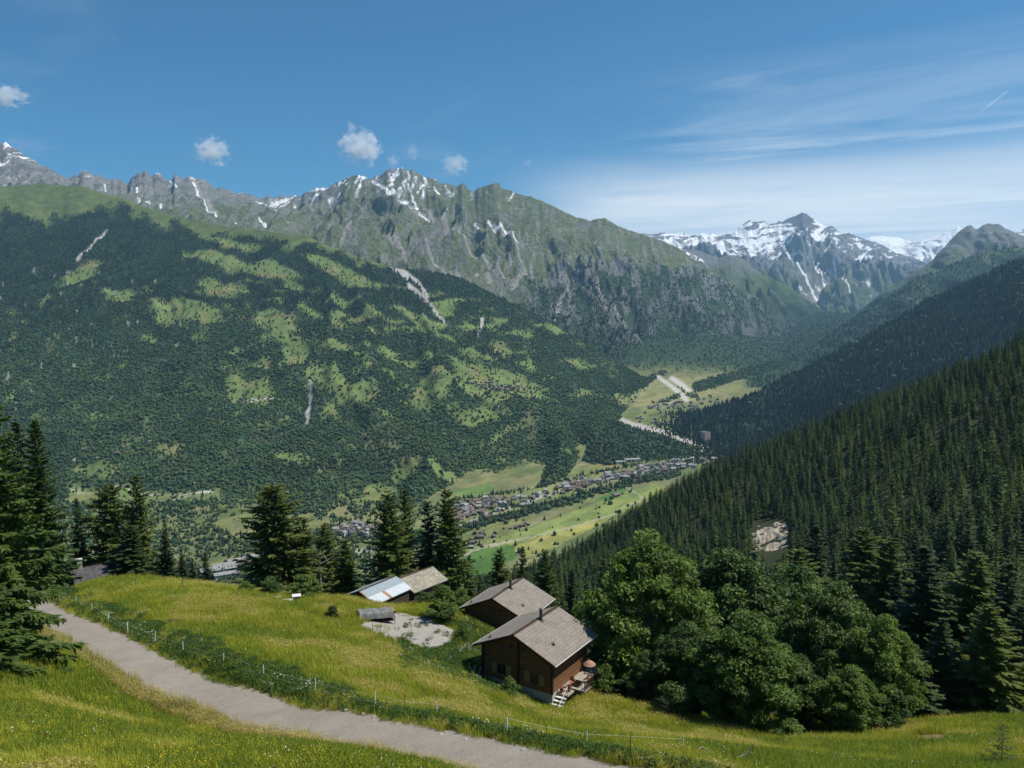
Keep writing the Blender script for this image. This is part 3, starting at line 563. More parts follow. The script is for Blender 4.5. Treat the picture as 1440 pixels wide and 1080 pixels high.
for _ in range(4): ring = (np.roll(ring, 1, 0) + 2 * ring + np.roll(ring, -1, 0)) / 4
k = np.linspace(0.01, 1, nk)[:, None, None] ** .8
V = yc + (ring[None] - yc) * k * (1 + .22 * fbm(np.arange(na) * .45, np.zeros(na), 4, 5)[None, :, None] * (k > .8)); V = np.concatenate([V, V[:, :1]], 1)
V = np.concatenate([V, hill_z(V[..., 0], V[..., 1])[..., None] + .10 - .06 * np.broadcast_to(k**6, V[..., :1].shape)], -1)
link('yard_gravel', new_mesh('yard_gravel', V, grid_faces(nk, na + 1), 4, None, True, M_GRAVEL), kind='structure')

# ============================================================ PLANT BUILDERS
def tube(path, rad, sides=8, seed=0, rough=0.):
    P = np.array(path, float); n = len(P); T = np.gradient(P, axis=0); T /= np.linalg.norm(T, axis=1, keepdims=True) + 1e-9
    ref = np.where(np.abs(T[:, 2:3]) > .9, np.array([[1., 0, 0]]), np.array([[0, 0, 1.]])); A_ = np.cross(T, ref); A_ /= np.linalg.norm(A_, axis=1, keepdims=True); B_ = np.cross(T, A_)
    th = np.arange(sides) * 2 * math.pi / sides; r = np.array(rad, float)[:, None] * (1 + rough * fbm(np.arange(n)[:, None] * .7 + 0 * th, np.cos(th)[None] * 1.5 + seed, 2, seed))
    V = P[:, None] + A_[:, None] * (np.cos(th)[None] * r)[..., None] + B_[:, None] * (np.sin(th)[None] * r)[..., None]
    i = np.arange(n - 1)[:, None] * sides; j = np.arange(sides)[None]; k = (j + 1) % sides
    Fq = np.stack([i + j, i + k, i + sides + k, i + sides + j], -1).reshape(-1, 4); return V.reshape(-1, 3), Fq
def join(parts):
    V = []; Fq = []; o = 0
    for v, f in parts: V.append(v); Fq.append(np.asarray(f) + o); o += len(v)
    return np.concatenate(V), np.concatenate(Fq)
def quads_mesh(name, Q, mat, tint=None):
    Q = np.asarray(Q, np.float32).reshape(-1, 4, 3); n = len(Q)
    return new_mesh(name, Q.reshape(-1, 3), np.arange(n * 4), 4, None if tint is None else np.repeat(tint, 4, 0), False, mat)
def nrmz(v): return v / (np.linalg.norm(v, axis=-1, keepdims=True) + 1e-9)
def conifer_q(h, r, nb, ntw, seed, droop=.3, irr=.25, base=.06, twl=.34, wid=.11, top=.85, gaps=.0, hang=0., up=.45, tmin=.22):
    """needle sprays (diamond quads) on whorled branches"""
    g = np.random.default_rng(seed); i = np.arange(nb); t = base + (1 - base) * ((i + g.random(nb) * .8) / nb) ** 1.05; t = np.minimum(t, .995)
    az = i * 2.39996 + g.normal(0, .35, nb); L = 1.35 * r * ((1 - t) ** top) * (1 - irr * g.random(nb)) * (1 - .35 * (np.sin(az * 1. + seed) > .6) * irr * 2) + .12 * h / 20
    side_gap = gn(np.cos(az) * 1.4 + t * 5, np.sin(az) * 1.4 + seed, seed); keep = side_gap > (-1 + gaps * 1.2); t, az, L = t[keep], az[keep], L[keep]; nb = len(t)
    out = np.stack([np.cos(az), np.sin(az), 0 * az], -1); side = np.stack([-np.sin(az), np.cos(az), 0 * az], -1)
    s = (np.linspace(.1, 1, ntw)[None] + g.uniform(-.04, .04, (nb, ntw))).clip(.03, 1)
    dr = droop * (1 - t) * (1 + .5 * g.random(nb)); ua = up * t
    p = out[:, None] * (L[:, None] * s)[..., None]; p[..., 2] = (h * t)[:, None] + L[:, None] * (ua[:, None] * s - dr[:, None] * (1.35 * s - .55 * s**2.6))
    sg = np.where((np.arange(ntw)[None] + i[:nb, None]) % 2 == 0, 1., -1.); a = (1.05 - .7 * s) + g.normal(0, .18, s.shape)
    d = out[:, None] * np.cos(a)[..., None] + side[:, None] * (np.sin(a) * sg)[..., None]; d[..., 2] += -.12 - droop * .5 + g.normal(0, .16, s.shape) + .25 * t[:, None]
    hm = g.random(s.shape) < hang; d[hm] = d[hm] * .35 + np.array([0, 0, -.9])
    d = nrmz(d); l = np.maximum(twl * L[:, None] * (1.15 - s) + .1 * L[:, None], tmin) * g.uniform(.75, 1.2, s.shape)
    wv = nrmz(np.cross(d, np.array([0, 0, 1.])) + g.normal(0, .35, d.shape)); w_ = (wid * (.6 + .6 * np.minimum(l, 1.2)) * g.uniform(.7, 1.3, s.shape))[..., None]; l = l[..., None]
    Q = np.stack([p - d * l * .08, p + d * l * .45 + wv * w_, p + d * l, p + d * l * .45 - wv * w_], -2).reshape(-1, 4, 3)
    # leader
    ap = np.array([[[0, 0, h * .93], [.1 * h / 20, 0, h * .955], [0, 0, h], [-.1 * h / 20, 0, h * .955]], [[0, 0, h * .93], [0, .1 * h / 20, h * .955], [0, 0, h], [0, -.1 * h / 20, h * .955]]])
    return np.concatenate([Q, ap])
def bare_branches(h, r, n, seed, top=.85):
    g = np.random.default_rng(seed); o = []
    for i in range(n):
        t = .1 + .8 * g.random(); a = g.random() * 6.3; L = r * (1 - t) ** top * .8; d = np.array([math.cos(a), math.sin(a), 0])
        o.append(tube([[0, 0, h * t], *(d * L * .5 + [0, 0, h * t - L * .1],), *(d * L + [0, 0, h * t - L * .18],)], [.05 * h / 20, .03 * h / 20, .008], 4))
    return o
def trunk_mesh(name, h, rad, mat, seed=0, branches=0, r=3., lean=.0):
    n = 9; z = np.linspace(-1.2, h * .96, n); path = np.stack([fbm(z * .12, z * 0 + seed, 2, seed) * .25 * rad * 3 + lean * z, fbm(z * .12, z * 0 + seed + 9, 2, seed) * .25 * rad * 3, z], -1)
    parts = [tube(path, rad * (1.25 - np.linspace(0, 1, n) ** .8 * 1.2).clip(.03), 8, seed, .15)]
    if branches: parts += bare_branches(h, r, branches, seed + 3)
    V, Fq = join(parts); return new_mesh(name, V, Fq, 4, None, True, mat)
def leaf_q(h, rx, seed, nclump=130, nleaf=190, leaf=.27, base=.18, clump=1.15, shape=1.):
    """leaf clusters on clumps spread through an uneven crown"""
    g = np.random.default_rng(seed); cz0, cz1 = h * base, h; C_ = []
    while len(C_) < nclump:
        v = g.normal(size=3); v /= np.linalg.norm(v); v *= g.random() ** .33
        lob = 1 + .32 * float(gn(v[0] * 1.7 + seed, v[1] * 1.7 + v[2] * 1.3, seed)); z = (v[2] + 1) / 2
        prof = (.62 + .38 * math.sin(math.pi * min(1, z * 1.05) ** shape))
        if np.linalg.norm(v) < .5 and g.random() < .8: continue
        if float(gn(v[0] * 2.3 + seed * 3, v[2] * 2.3 + v[1] * 2.1, seed + 5)) > .22: continue
        C_.append((v[0] * rx * lob * prof * .92, v[1] * rx * lob * prof * .92, cz0 + (cz1 - cz0) * (z * .96) * (1 + .05 * lob)))
    C_ = np.array(C_); cr = clump * (.5 + 1.0 * g.random(nclump) ** 1.5)
    v = nrmz(g.normal(size=(nclump, nleaf, 3))); v[..., 2] = np.where(v[..., 2] < -.25, -v[..., 2], v[..., 2]); v = nrmz(v)
    rad = cr[:, None, None] * g.uniform(.55, 1.08, (nclump, nleaf, 1)); p = C_[:, None] + v * rad * np.array([1, 1, .72])
    n = nrmz(v * .6 + g.normal(0, .6, v.shape) + np.array([0, 0, .45])); a = nrmz(np.cross(n, g.normal(size=n.shape))); b = np.cross(n, a)
    s = leaf * g.uniform(.6, 1.25, (nclump, nleaf, 1)); dn = np.array([0, 0, -.25])
    Q = np.stack([p - a * s, p + b * s * .5, p + a * s + dn * s, p - b * s * .5], -2).reshape(-1, 4, 3)
    tint = np.repeat(g.uniform(.78, 1.25, (nclump, 1)), nleaf, 0) * g.uniform(.8, 1.2, (nclump * nleaf, 1)); tint = tint * np.array([[1, 1, 1.]]) + np.array([[.12, .04, 0]]) * g.random((nclump * nleaf, 1)); return Q, tint, C_
def limbs(h, rad, C_, seed, n=14):
    g = np.random.default_rng(seed); zf = h * .34
    parts = [tube([[0, 0, -1.], [.03, .02, h * .12], [.05 * g.normal(), .05, zf], [.2 * g.normal(), .2 * g.normal(), h * .62], [.3 * g.normal(), .2, h * .85]], [rad * 1.3, rad, rad * .85, rad * .45, rad * .1], 10, seed, .12)]
    for i in g.choice(len(C_), min(n, len(C_)), replace=False):
        e = C_[i]; z0 = max(h * .12, min(e[2] - h * .12, h * .6) * g.uniform(.55, .95)); m = np.array([e[0] * .45, e[1] * .45, z0 + (e[2] - z0) * .62])
        parts.append(tube([[0, 0, z0], list(m), list(e)], [rad * .38, rad * .24, rad * .06], 6, seed, .1))
    return join(parts)
def rad_grass(nb, h, spread, w, seed, lean=.35, quads=True):
    g = np.random.default_rng(seed); a = g.random(nb) * 6.283; rr = spread * np.sqrt(g.random(nb)); p = np.stack([np.cos(a) * rr, np.sin(a) * rr, 0 * a - .05], -1)
    b = g.random(nb) * 6.283; d = np.stack([np.cos(b), np.sin(b), 0 * b], -1); hh = h * g.uniform(.5, 1.15, nb)[:, None]; ln = (lean * g.uniform(.2, 1.3, nb))[:, None] * hh
    s = np.stack([-np.sin(b), np.cos(b), 0 * b], -1) * w; up = np.array([0, 0, 1.]); m = p + up * hh * .6 + d * ln * .35; e = p + up * hh + d * ln
    return np.concatenate([np.stack([p - s, p + s, m + s * .75, m - s * .75], 1), np.stack([m - s * .75, m + s * .75, e + s * .1, e - s * .1], 1)])
def flower_heads(n, h, spread, size, seed):
    g = np.random.default_rng(seed); a = g.random(n) * 6.283; rr = spread * np.sqrt(g.random(n)); p = np.stack([np.cos(a) * rr, np.sin(a) * rr, h * g.uniform(.7, 1.15, n)], -1)
    u = nrmz(g.normal(size=(n, 3)) * .5 + np.array([1, 0, 0])); v = nrmz(np.cross(u, g.normal(size=(n, 3)) * .5 + np.array([0, .2, 1]))); s = size * g.uniform(.7, 1.3, (n, 1))
    return np.stack([p - u * s, p + v * s, p + u * s, p - v * s], 1)
def template(name, parts):
    """one unplaced plant mesh made of several quad sets, each with its material"""
    V = np.concatenate([np.asarray(q, np.float32).reshape(-1, 3) for q, m in parts]); idx = np.concatenate([np.full(len(np.asarray(q).reshape(-1, 4, 3)), i) for i, (q, m) in enumerate(parts)])
    me = new_mesh(name, V, np.arange(len(V)), 4, None, False, None, mats=[m for q, m in parts], midx=idx); return me
def scatter(name, meshes, P, rotz, scl, idx, kind='stuff', tilt=None):
    """thousands of copies as one object: instances on points"""
    c_ = bpy.data.collections.new(name + '_kinds')
    for k, m in enumerate(meshes):
        o = bpy.data.objects.new('%s_kind_%02d' % (name, k), m); c_.objects.link(o)
    me = bpy.data.meshes.new(name); n = len(P); me.vertices.add(n); me.vertices.foreach_set('co', np.asarray(P, np.float32).ravel())
    rot = np.zeros((n, 3), np.float32); rot[:, 2] = rotz
    if tilt is not None: rot[:, :2] = tilt
    s3 = np.asarray(scl, np.float32); s3 = np.repeat(s3[:, None], 3, 1) if s3.ndim == 1 else s3
    for an, ty, dat, key in (('rot', 'FLOAT_VECTOR', rot, 'vector'), ('scl', 'FLOAT_VECTOR', s3, 'vector'), ('idx', 'INT', np.asarray(idx, np.int32), 'value')):
        at_ = me.attributes.new(an, ty, 'POINT'); at_.data.foreach_set(key, np.ascontiguousarray(dat).ravel())
    me.update(); o = link(name, me, kind=kind)
    ng = bpy.data.node_groups.new(name, 'GeometryNodeTree'); ng.interface.new_socket('Geometry', in_out='INPUT', socket_type='NodeSocketGeometry'); ng.interface.new_socket('Geometry', in_out='OUTPUT', socket_type='NodeSocketGeometry')
    gi = ng.nodes.new('NodeGroupInput'); go = ng.nodes.new('NodeGroupOutput'); ip = ng.nodes.new('GeometryNodeInstanceOnPoints'); ci = ng.nodes.new('GeometryNodeCollectionInfo')
    ci.inputs['Collection'].default_value = c_; ci.inputs['Separate Children'].default_value = True; ci.inputs['Reset Children'].default_value = True
    def na_(nm, ty):
        q = ng.nodes.new('GeometryNodeInputNamedAttribute'); q.data_type = ty; q.inputs['Name'].default_value = nm; return q.outputs['Attribute']
    L_ = ng.links.new; L_(gi.outputs[0], ip.inputs['Points']); L_(ci.outputs[0], ip.inputs['Instance']); ip.inputs['Pick Instance'].default_value = True
    L_(na_('idx', 'INT'), ip.inputs['Instance Index']); e2 = ng.nodes.new('FunctionNodeEulerToRotation'); L_(na_('rot', 'FLOAT_VECTOR'), e2.inputs[0]); L_(e2.outputs[0], ip.inputs['Rotation']); L_(na_('scl', 'FLOAT_VECTOR'), ip.inputs['Scale'])
    L_(ip.outputs[0], go.inputs[0]); md = o.modifiers.new('scatter', 'NODES'); md.node_group = ng; return o

M_SPRUCE = mat_leaf('spruce_needles', (.080, .134, .034), .35, .8, .35); M_SPRUCE_D = mat_leaf('dark_spruce_needles', (.050, .082, .027), .3, .8, .3)
M_LARCH = mat_leaf('larch_needles', (.098, .142, .036), .35, .8, .4); M_PINE = mat_leaf('pine_needles', (.088, .124, .036), .35, .8, .35)
M_LEAF = mat_leaf('tree_leaves', (.092, .158, .036), .3, .35, .3, True); M_LEAF2 = mat_leaf('dark_tree_leaves', (.064, .115, .034), .3, .35, .25, True)
M_BARK = mat_simple('bark', (.10, .075, .055), .95, .45, 2.5, .1, .8, .05); M_BARKG = mat_simple('grey_bark', (.20, .185, .165), .95, .35, 3, .1, .6, .04)
# ============================================================ FORESTS
def sample_grid(L, mask, n, seed):
    g = np.random.default_rng(seed); P = L.P; a = np.linalg.norm(np.cross(P[1:, :-1] - P[:-1, :-1], P[:-1, 1:] - P[:-1, :-1]), axis=-1)
    w_ = a * mask[:-1, :-1] / np.maximum(P[:-1, :-1, 1], 500) ** .8; vis = (L.PX[:-1, :-1] > -260) & (L.PX[:-1, :-1] < 1700); w_ = (w_ * vis).ravel(); k = g.choice(len(w_), n, p=w_ / w_.sum())
    i, j = np.divmod(k, P.shape[1] - 1); u = g.random(n)[:, None]; v = g.random(n)[:, None]
    return (P[i, j] * (1 - u) + P[i, j + 1] * u) * (1 - v) + (P[i + 1, j] * (1 - u) + P[i + 1, j + 1] * u) * v, i, j
def far_trees(name, P, h, r, cols, rnd, mat):
    """a far wood: one mesh, every tree a jagged cone or a lumpy crown"""
    g = np.random.default_rng(5); n = len(P); ns = 6; th = np.arange(ns) * 2 * math.pi / ns
    a = th[None] + g.random((n, 1)) * 6.3; rr = r[:, None] * g.uniform(.7, 1.3, (n, ns))
    z0 = np.where(rnd, .05, .1)[:, None] * h[:, None] * g.uniform(.3, 1.6, (n, ns)); z1 = np.where(rnd, .66, .5)[:, None] * h[:, None] * g.uniform(.85, 1.15, (n, ns)); r1 = np.where(rnd, .95, .52)[:, None] * rr * g.uniform(.8, 1.2, (n, ns))
    ring = lambda rad, z: np.stack([P[:, 0, None] + np.cos(a) * rad, P[:, 1, None] + np.sin(a) * rad, P[:, 2, None] + z], -1)
    A0 = ring(rr * np.where(rnd, .75, 1.)[:, None], z0); A1 = ring(r1, z1); top = (P + np.stack([0 * h, 0 * h, h], -1))[:, None]
    V = np.concatenate([A0, A1, top], 1); nvt = 2 * ns + 1; o = (np.arange(n) * nvt)[:, None]; j = np.arange(ns); k = (j + 1) % ns
    T = np.concatenate([np.stack([j, k, ns + j], -1), np.stack([k, ns + k, ns + j], -1), np.stack([ns + j, ns + k, np.full(ns, 2 * ns)], -1)])
    Fq = o[:, :, None] + T[None]
    o_ = link(name, new_mesh(name, V.reshape(-1, 3), Fq.reshape(-1), 3, np.repeat(cols, nvt, 0), False, mat), kind='stuff'); return o_
tm = NT('far_forest'); tm.base(tm.attr(), .8, .1); M_FOREST = tm.m
def forest_cols(n, rnd, seed, dark=1.):
    g = np.random.default_rng(seed); c = np.array((.020, .036, .022)) * g.uniform(.75, 1.25, (n, 1)); d = np.array((.049, .080, .030)) * g.uniform(.75, 1.25, (n, 1))
    return np.where(rnd[:, None], d, c) * dark
def plant(name, L, mask, n, seed, hmin, hmax, rndp):
    P, i, j = sample_grid(L, mask, n, seed); g = np.random.default_rng(seed + 1); rnd = g.random(n) < (rndp(P) if callable(rndp) else rndp)
    h = (hmin * .8 + (hmax * 1.12 - hmin * .8) * g.random(n) ** 1.5) * np.where(rnd, .75, 1.) * (1 + .35 * fbm(P[:, 0] / 120, P[:, 1] / 120, 2, seed + 3)); r = h * np.where(rnd, .45, .22) * g.uniform(.8, 1.25, n)
    return far_trees(name, P - np.array([0, 0, 1.]), h, r, forest_cols(n, rnd, seed + 2) * (1 + .55 * fbm(P[:, 0] / 190, P[:, 1] / 190, 3, seed))[:, None] * (1 + np.array([[.35, .12, -.05]]) * fbm(P[:, 0] / 90, P[:, 1] / 120, 3, seed + 7)[:, None]), rnd, M_FOREST)
o = plant('forest', A, treeA + meadA * .09 * (1 - alpA), 145000, 101, 8, 15, lambda P: np.clip(.75 * sst(250, -350, P[:, 2] + 120 * fbm(P[:, 0] / 300, P[:, 1] / 300, 3, 4)), .05, .8))
plant('forest', B, treeB, 16000, 111, 13, 24, .3); plant('forest', D2, treeD2, 9000, 121, 15, 26, .03); plant('forest', E, treeE, 26000, 131, 13, 25, .02)
# valley floor: wooded knoll, tree rows along the river and the fields
def rows(L, lines, seed):
    m = np.zeros(L.PX.shape)
    for ln, a_, b_, k in lines: m = np.maximum(m, linemask(L, ln, a_, b_, seed) * k)
    return m
riv = rows(G, [([(640,748),(700,730),(760,716),(800,705),(850,690),(900,676),(950,668)], 6, 4.5, 1.), ([(560,770),(640,745)], 9, 7, 1.), ([(660,716),(740,712),(800,712)], 3, 2, .6), ([(640,705),(740,690),(830,668),(910,650)], 3, 2.5, .35), ([(920,660),(960,655),(1010,640),(1030,632)], 6, 5, 1.), ([(860,600),(900,607),(950,625)], 4, 4, .7), ([(930,565),(985,548)], 3, 2, .5), ([(980,545),(1050,525),(1100,510)], 8, 5, .9), ([(870,560),(900,540),(930,525)], 7, 5, .7), ([(955,550),(980,560)], 4, 3, .6), ([(260,805),(330,812),(420,795)], 9, 8, .9), ([(430,775),(470,765)], 7, 5, .6), ([(845,707),(890,690)], 1.2, 1, .3)], 8)
# the valley floor to the left is orchards, hedges and small woods
lft = sst(660, 560, G.PX) * sst(-.30, -.08, fbm(GX / 120, GY / 230, 4, 91))
grav = cG[..., 0] > .36; ng_ = (~grav).astype(float)
plant('valley_trees', G, riv * (G.PX < 1120) * ng_, 7500, 141, 8, 16, .45); plant('valley_trees', G, np.maximum(lft, .04 * (1 - upw)) * ng_ * (GY > 1480) * (GY < 2120) * (G.PX < 1150) * (G.PX > -60), 9000, 151, 7, 14, .65); plant('valley_trees', G, knoll * ng_, 5000, 161, 9, 17, .4); plant('valley_trees', G, upw * (G.PX < 1235) * (G.PX > 860), 16000, 171, 9, 17, .3)
# ---- the wooded slope on the right: 300 nearest trees are things of their own, the rest is the forest
GS = np.random.default_rng(31)
def cq(h, r, nb, ntw, seed, **k): return conifer_q(h, r, nb, ntw, seed, **k)
def conifer_template(name, h, r, nb, ntw, seed, mat, rad=.28, **k):
    V, Fq = tube([[0, 0, -1.5], [0, 0, h * .5], [0, 0, h * .95]], [rad, rad * .6, .03], 6); return template(name, [(cq(h, r, nb, ntw, seed, **k), mat), (V[Fq], M_BARK)])
FT = [conifer_template('spruce_tree', 20, 3.3, 84, 9, 1, M_SPRUCE_D, top=.62, wid=.46, twl=.42, hang=.04, gaps=.15), conifer_template('spruce_tree', 20, 2.8, 90, 8, 2, M_SPRUCE_D, top=.6, wid=.46, twl=.422, hang=.04, gaps=.2, irr=.4),
      conifer_template('spruce_tree', 20, 3.6, 80, 9, 3, M_SPRUCE, top=.65, wid=.48, twl=.42, hang=.04, gaps=.2, irr=.35), conifer_template('spruce_tree', 20, 3.1, 80, 9, 4, M_SPRUCE, wid=.44, twl=.42, hang=.04, gaps=.3, irr=.5, top=.55),
      conifer_template('larch_tree', 20, 3.0, 72, 9, 5, M_LARCH, wid=.24, twl=.5, hang=.1, gaps=.25, irr=.4, droop=.18, top=.75), conifer_template('larch_tree', 20, 3.4, 66, 9, 6, M_LARCH, wid=.24, twl=.5, hang=.1, gaps=.35, irr=.5, droop=.15, top=.7),
      conifer_template('pine_tree', 20, 3.2, 70, 9, 7, M_PINE, wid=.26, twl=.5, gaps=.3, irr=.5, droop=.12, top=.6, base=.2)]
n_ = 42000; lr = np.sqrt(GS.uniform(132**2, 1330**2, n_)); az_ = GS.uniform(-.12, .78, n_); tx, ty = np.sin(az_) * lr, np.cos(az_) * lr; tz = hill_z(tx, ty); qx, qy = proj(np.stack([tx, ty, tz], -1))
ROCKP = [(1052,748),(1066,732),(1100,730),(1112,742),(1110,775),(1095,808),(1072,812),(1056,790)]
ok = (qx > 655 + 0 * qy) & (qx < 1640) & ~inpoly(qx, qy, ROCKP) & ~inpoly(qx, qy - 24, ROCKP)
ok &= ~((lr < 205) & (qx < 790) & (qx > 640) & (GS.random(n_) < .55)) & ~((lr < 172) & (qx > 1080) & (qx < 1450))
# minimum spacing
cell = {}; keep = []
for i in np.nonzero(ok)[0]:
    x, y = tx[i], ty[i]; sp_ = 4.9 + lr[i] * .0030; k0, k1 = int(x // 8), int(y // 8); good = True
    for a in (-1, 0, 1):
        for b in (-1, 0, 1):
            for (u, v) in cell.get((k0 + a, k1 + b), ()):
                if (u - x)**2 + (v - y)**2 < sp_ * sp_: good = False; break
            if not good: break
        if not good: break
    if good: cell.setdefault((k0, k1), []).append((x, y)); keep.append(i)
keep = np.array(keep); tx, ty, tz, lr, qx, qy = (q[keep] for q in (tx, ty, tz, lr, qx, qy))
th_ = GS.uniform(.50, 1.0, len(keep)) * np.where(lr < 260, .72, 1.) * (1 + .12 * fbm(tx / 60, ty / 60, 2, 3)); th_ = np.where((qx < 810) & (lr < 330), th_ * .8, th_)
lar = fbm(tx / 70, ty / 70, 3, 66) + sst(420, 180, lr) * .2; kd = np.where(lar > .24, GS.choice([4, 5, 4, 2], len(keep)), np.where(lar < -.35, GS.choice([6, 2, 3], len(keep)), GS.choice([0, 1, 0, 1, 2, 3], len(keep))))
inview = (qx > 650) & (qx < 1425) & (qy - 20 * th_ / lr * F < 1060); order = np.argsort(np.where(inview, lr / th_, 1e9)); first = order[:300]; rest = order[300:]
rz_ = GS.uniform(0, 6.28, len(keep)); wid_ = GS.uniform(1.0, 1.55, len(keep))
scatter('forest', FT, np.stack([tx, ty, tz - .3], -1)[rest], rz_[rest], np.stack([th_ * wid_, th_ * wid_, th_], -1)[rest], kd[rest])
KN = {0: ('spruce_tree', 'dark green spruce among many standing low on the wooded slope right of the chalets', 'spruces low on the right slope'), 4: ('larch_tree', 'light green feathery larch among many low on the wooded slope right of the chalets', 'larches low on the right slope'), 6: ('pine_tree', 'dull green broad topped pine among many low on the wooded slope right of the chalets', 'pines low on the right slope')}
for i in first:
    k = int(kd[i]); nm, lb, gp = KN[0 if k < 4 else 4 if k < 6 else 6]
    o = link(nm, FT[k]); o.location = (tx[i], ty[i], tz[i] - .3); o.rotation_euler = (0, 0, rz_[i]); o.scale = (th_[i] * wid_[i], th_[i] * wid_[i], th_[i]); tag(o, lb, 'tree', gp)
# bare rock face in the wood
yy, xx = np.mgrid[0:70, 0:70]; c0_ = ground([1084], [757])[0]; U_ = nrmz(np.array([c0_[0], c0_[1]])); W_ = np.array([U_[1], -U_[0]])
a_ = (xx / 69. - .5) * 34; b_ = (yy / 69. - .5) * 130; X_ = c0_[0] + W_[0] * a_ + U_[0] * b_; Y_ = c0_[1] + W_[1] * a_ + U_[1] * b_
e_ = 1 - np.hypot(a_ / 14 + fbm(b_ / 14, a_ / 9, 3, 2) * .6, b_ / 50 + fbm(a_ / 7, b_ / 12, 3, 8) * .6)
Z_ = hill_z(X_, Y_) + np.clip(e_ * 3, -1, 1) * 1.6 + (ridged(a_ / 8, b_ / 22, 5, 5, .6) - .5) * 4.5 * np.clip(e_ * 2.5, 0, 1) - .6
rkm = NT('pale_rock'); rc = rkm.ramp(rkm.noise(.25, 9, .7, rkm.mapping(rkm.coord(), (1, .35, .6))), [(.32, (.20, .175, .15)), (.45, (.30, .26, .205)), (.6, (.36, .32, .26)), (.72, (.38, .28, .19))]); rkm.base(rc, .95, .1); rkm.bump(rkm.noise(.6, 8, .7), 1., .8)
ro = link('rock_face', new_mesh('rock_face', np.stack([X_, Y_, Z_], -1), grid_faces(70, 70), 4, None, True, rkm.m)); tag(ro, 'pale bare rock face breaking through the dark forest slope', 'rock face')
# ============================================================ SINGLE TREES NEAR THE MEADOW
def tree(kind, crown, trunk, loc, s, label, group=None, rz=None, cat='tree'):
    t = empty(kind, loc, random.random() * 6.28 if rz is None else rz); t.scale = (s if hasattr(s, '__len__') else (s, s, s))
    c_ = link('crown', crown, t); k_ = link('trunk', trunk, t); tag(t, label, cat, group); return t
# each mesh is 20 m (conifers) or 14 m (broadleaves) tall
SPR = [quads_mesh('spruce_crown', conifer_q(20, 5.1, 230, 96, 40 + i, droop=.34, irr=.32, base=.03, twl=.17, wid=.15, hang=.12, gaps=.12, top=.82, tmin=.3), M_SPRUCE) for i in range(2)]
SPM = [quads_mesh('spruce_crown', conifer_q(20, 4.2, 140, 26, 50 + i, droop=.32, irr=.4, base=.05, twl=.34, wid=.24,  hang=.04, gaps=.2, tmin=.3), M_SPRUCE_D) for i in range(3)]
LAR = [quads_mesh('larch_crown', conifer_q(20, 5.0, 170, 38, 60 + i, droop=.18, irr=.45, base=.08, twl=.3, wid=.17, hang=.15, gaps=.3, top=.6, tmin=.3), M_LARCH) for i in range(3)]
PIN = [quads_mesh('pine_crown', conifer_q(20, 6.8, 150, 46, 70 + i, droop=.1, irr=.5, base=.12, twl=.28, wid=.2, hang=.05, gaps=.25, top=.36, up=.3, tmin=.35), M_PINE) for i in range(2)]
TRK = [trunk_mesh('trunk', 20, .34, M_BARK, i, 26, 4.) for i in range(3)]
DEC = []; 
for i, (rx, nc, sh) in enumerate(((6.2, 260, 1.), (5.6, 230, .9), (6.4, 260, 1.1))):
    Q, ti, C_ = leaf_q(14, rx, 80 + i, nc, 190, .21, .03, 1.05, sh); V, Fq = limbs(14, .3, C_, i); DEC.append((quads_mesh('leaf_crown', Q, M_LEAF if i < 2 else M_LEAF2, ti), new_mesh('limbs', V, Fq, 4, None, True, M_BARKG), quads_mesh('leaf_crown', Q, M_LEAF2, ti)))
BSH = []
for i in range(3):
    Q, ti, C_ = leaf_q(3, 1.6, 90 + i, 34, 150, .13, .05, .55, .8); V, Fq = limbs(3, .05, C_, i, 10); BSH.append((quads_mesh('leaf_crown', Q, M_LEAF if i < 2 else M_LEAF2, ti), new_mesh('stems', V, Fq, 4, None, True, M_BARKG)))
def place(kind, px, top, Y, label, crown, trunk, H=20., wx=1., group=None, rz=None):
    g = at(px, Y); ztop = float(unproj(px, top, Y)[2]); s = max((ztop - g.z) / H, .05); return tree(kind, crown, trunk, (g.x, Y, g.z - .1), (s * wx, s * wx, s), label, group, rz)
S, P_, L_ = 'spruce_tree', 'pine_tree', 'larch_tree'
place(S, -4, 528, 60, 'huge bright tipped spruce at the left edge beside the lane', SPR[0], TRK[0], wx=.86)
place(S, 60, 590, 115, 'tall dark pointed spruce just right of the huge edge spruce', SPR[1], TRK[1], wx=.72)
place(S, 34, 592, 122, 'narrow spruce half hidden between the two big left spruces', SPM[0], TRK[2], wx=1.1)
place(S, -70, 640, 52, 'light green spruce cut off by the left edge, lowest boughs at road', SPR[1], TRK[0], wx=1.1)
place(S, -6, 850, 57, 'small bushy spruce at the foot of the huge edge spruce', SPR[0], TRK[0], wx=.9)
place(S, 112, 700, 140, 'slim spruce top poking up left of the hidden roof', SPM[1], TRK[1], wx=.8)
place(P_, 160, 682, 142, 'broad airy pine behind the hidden roof at left', PIN[0], TRK[2], wx=.75)
place(L_, 196, 668, 136, 'tallest feathery larch of the left clump beyond the meadow', LAR[0], TRK[0], wx=.95)
place(S, 186, 738, 124, 'dense low spruce in front of the tallest left larch', SPM[2], TRK[1], wx=2.3)
place(S, 234, 733, 127, 'dark ragged spruce at the right of the left clump', SPM[0], TRK[1], wx=1.05)
for i, (px, tp, lb) in enumerate(((256, 772, 'small dark spruce next to the ragged spruce on the meadow edge'), (271, 784, 'middle one of three small spruces on the meadow edge'), (289, 776, 'last small dark spruce before the open view of the valley'))): place(S, px, tp, 121 + i, lb, SPM[i], TRK[i], wx=1.15)
place(P_, 388, 682, 124, 'big dark spreading pine rising beyond the middle of the meadow', PIN[1], TRK[0], wx=.98)
place(P_, 425, 728, 128, 'lower pine leaning against the big spreading pine', PIN[0], TRK[1], wx=.8)
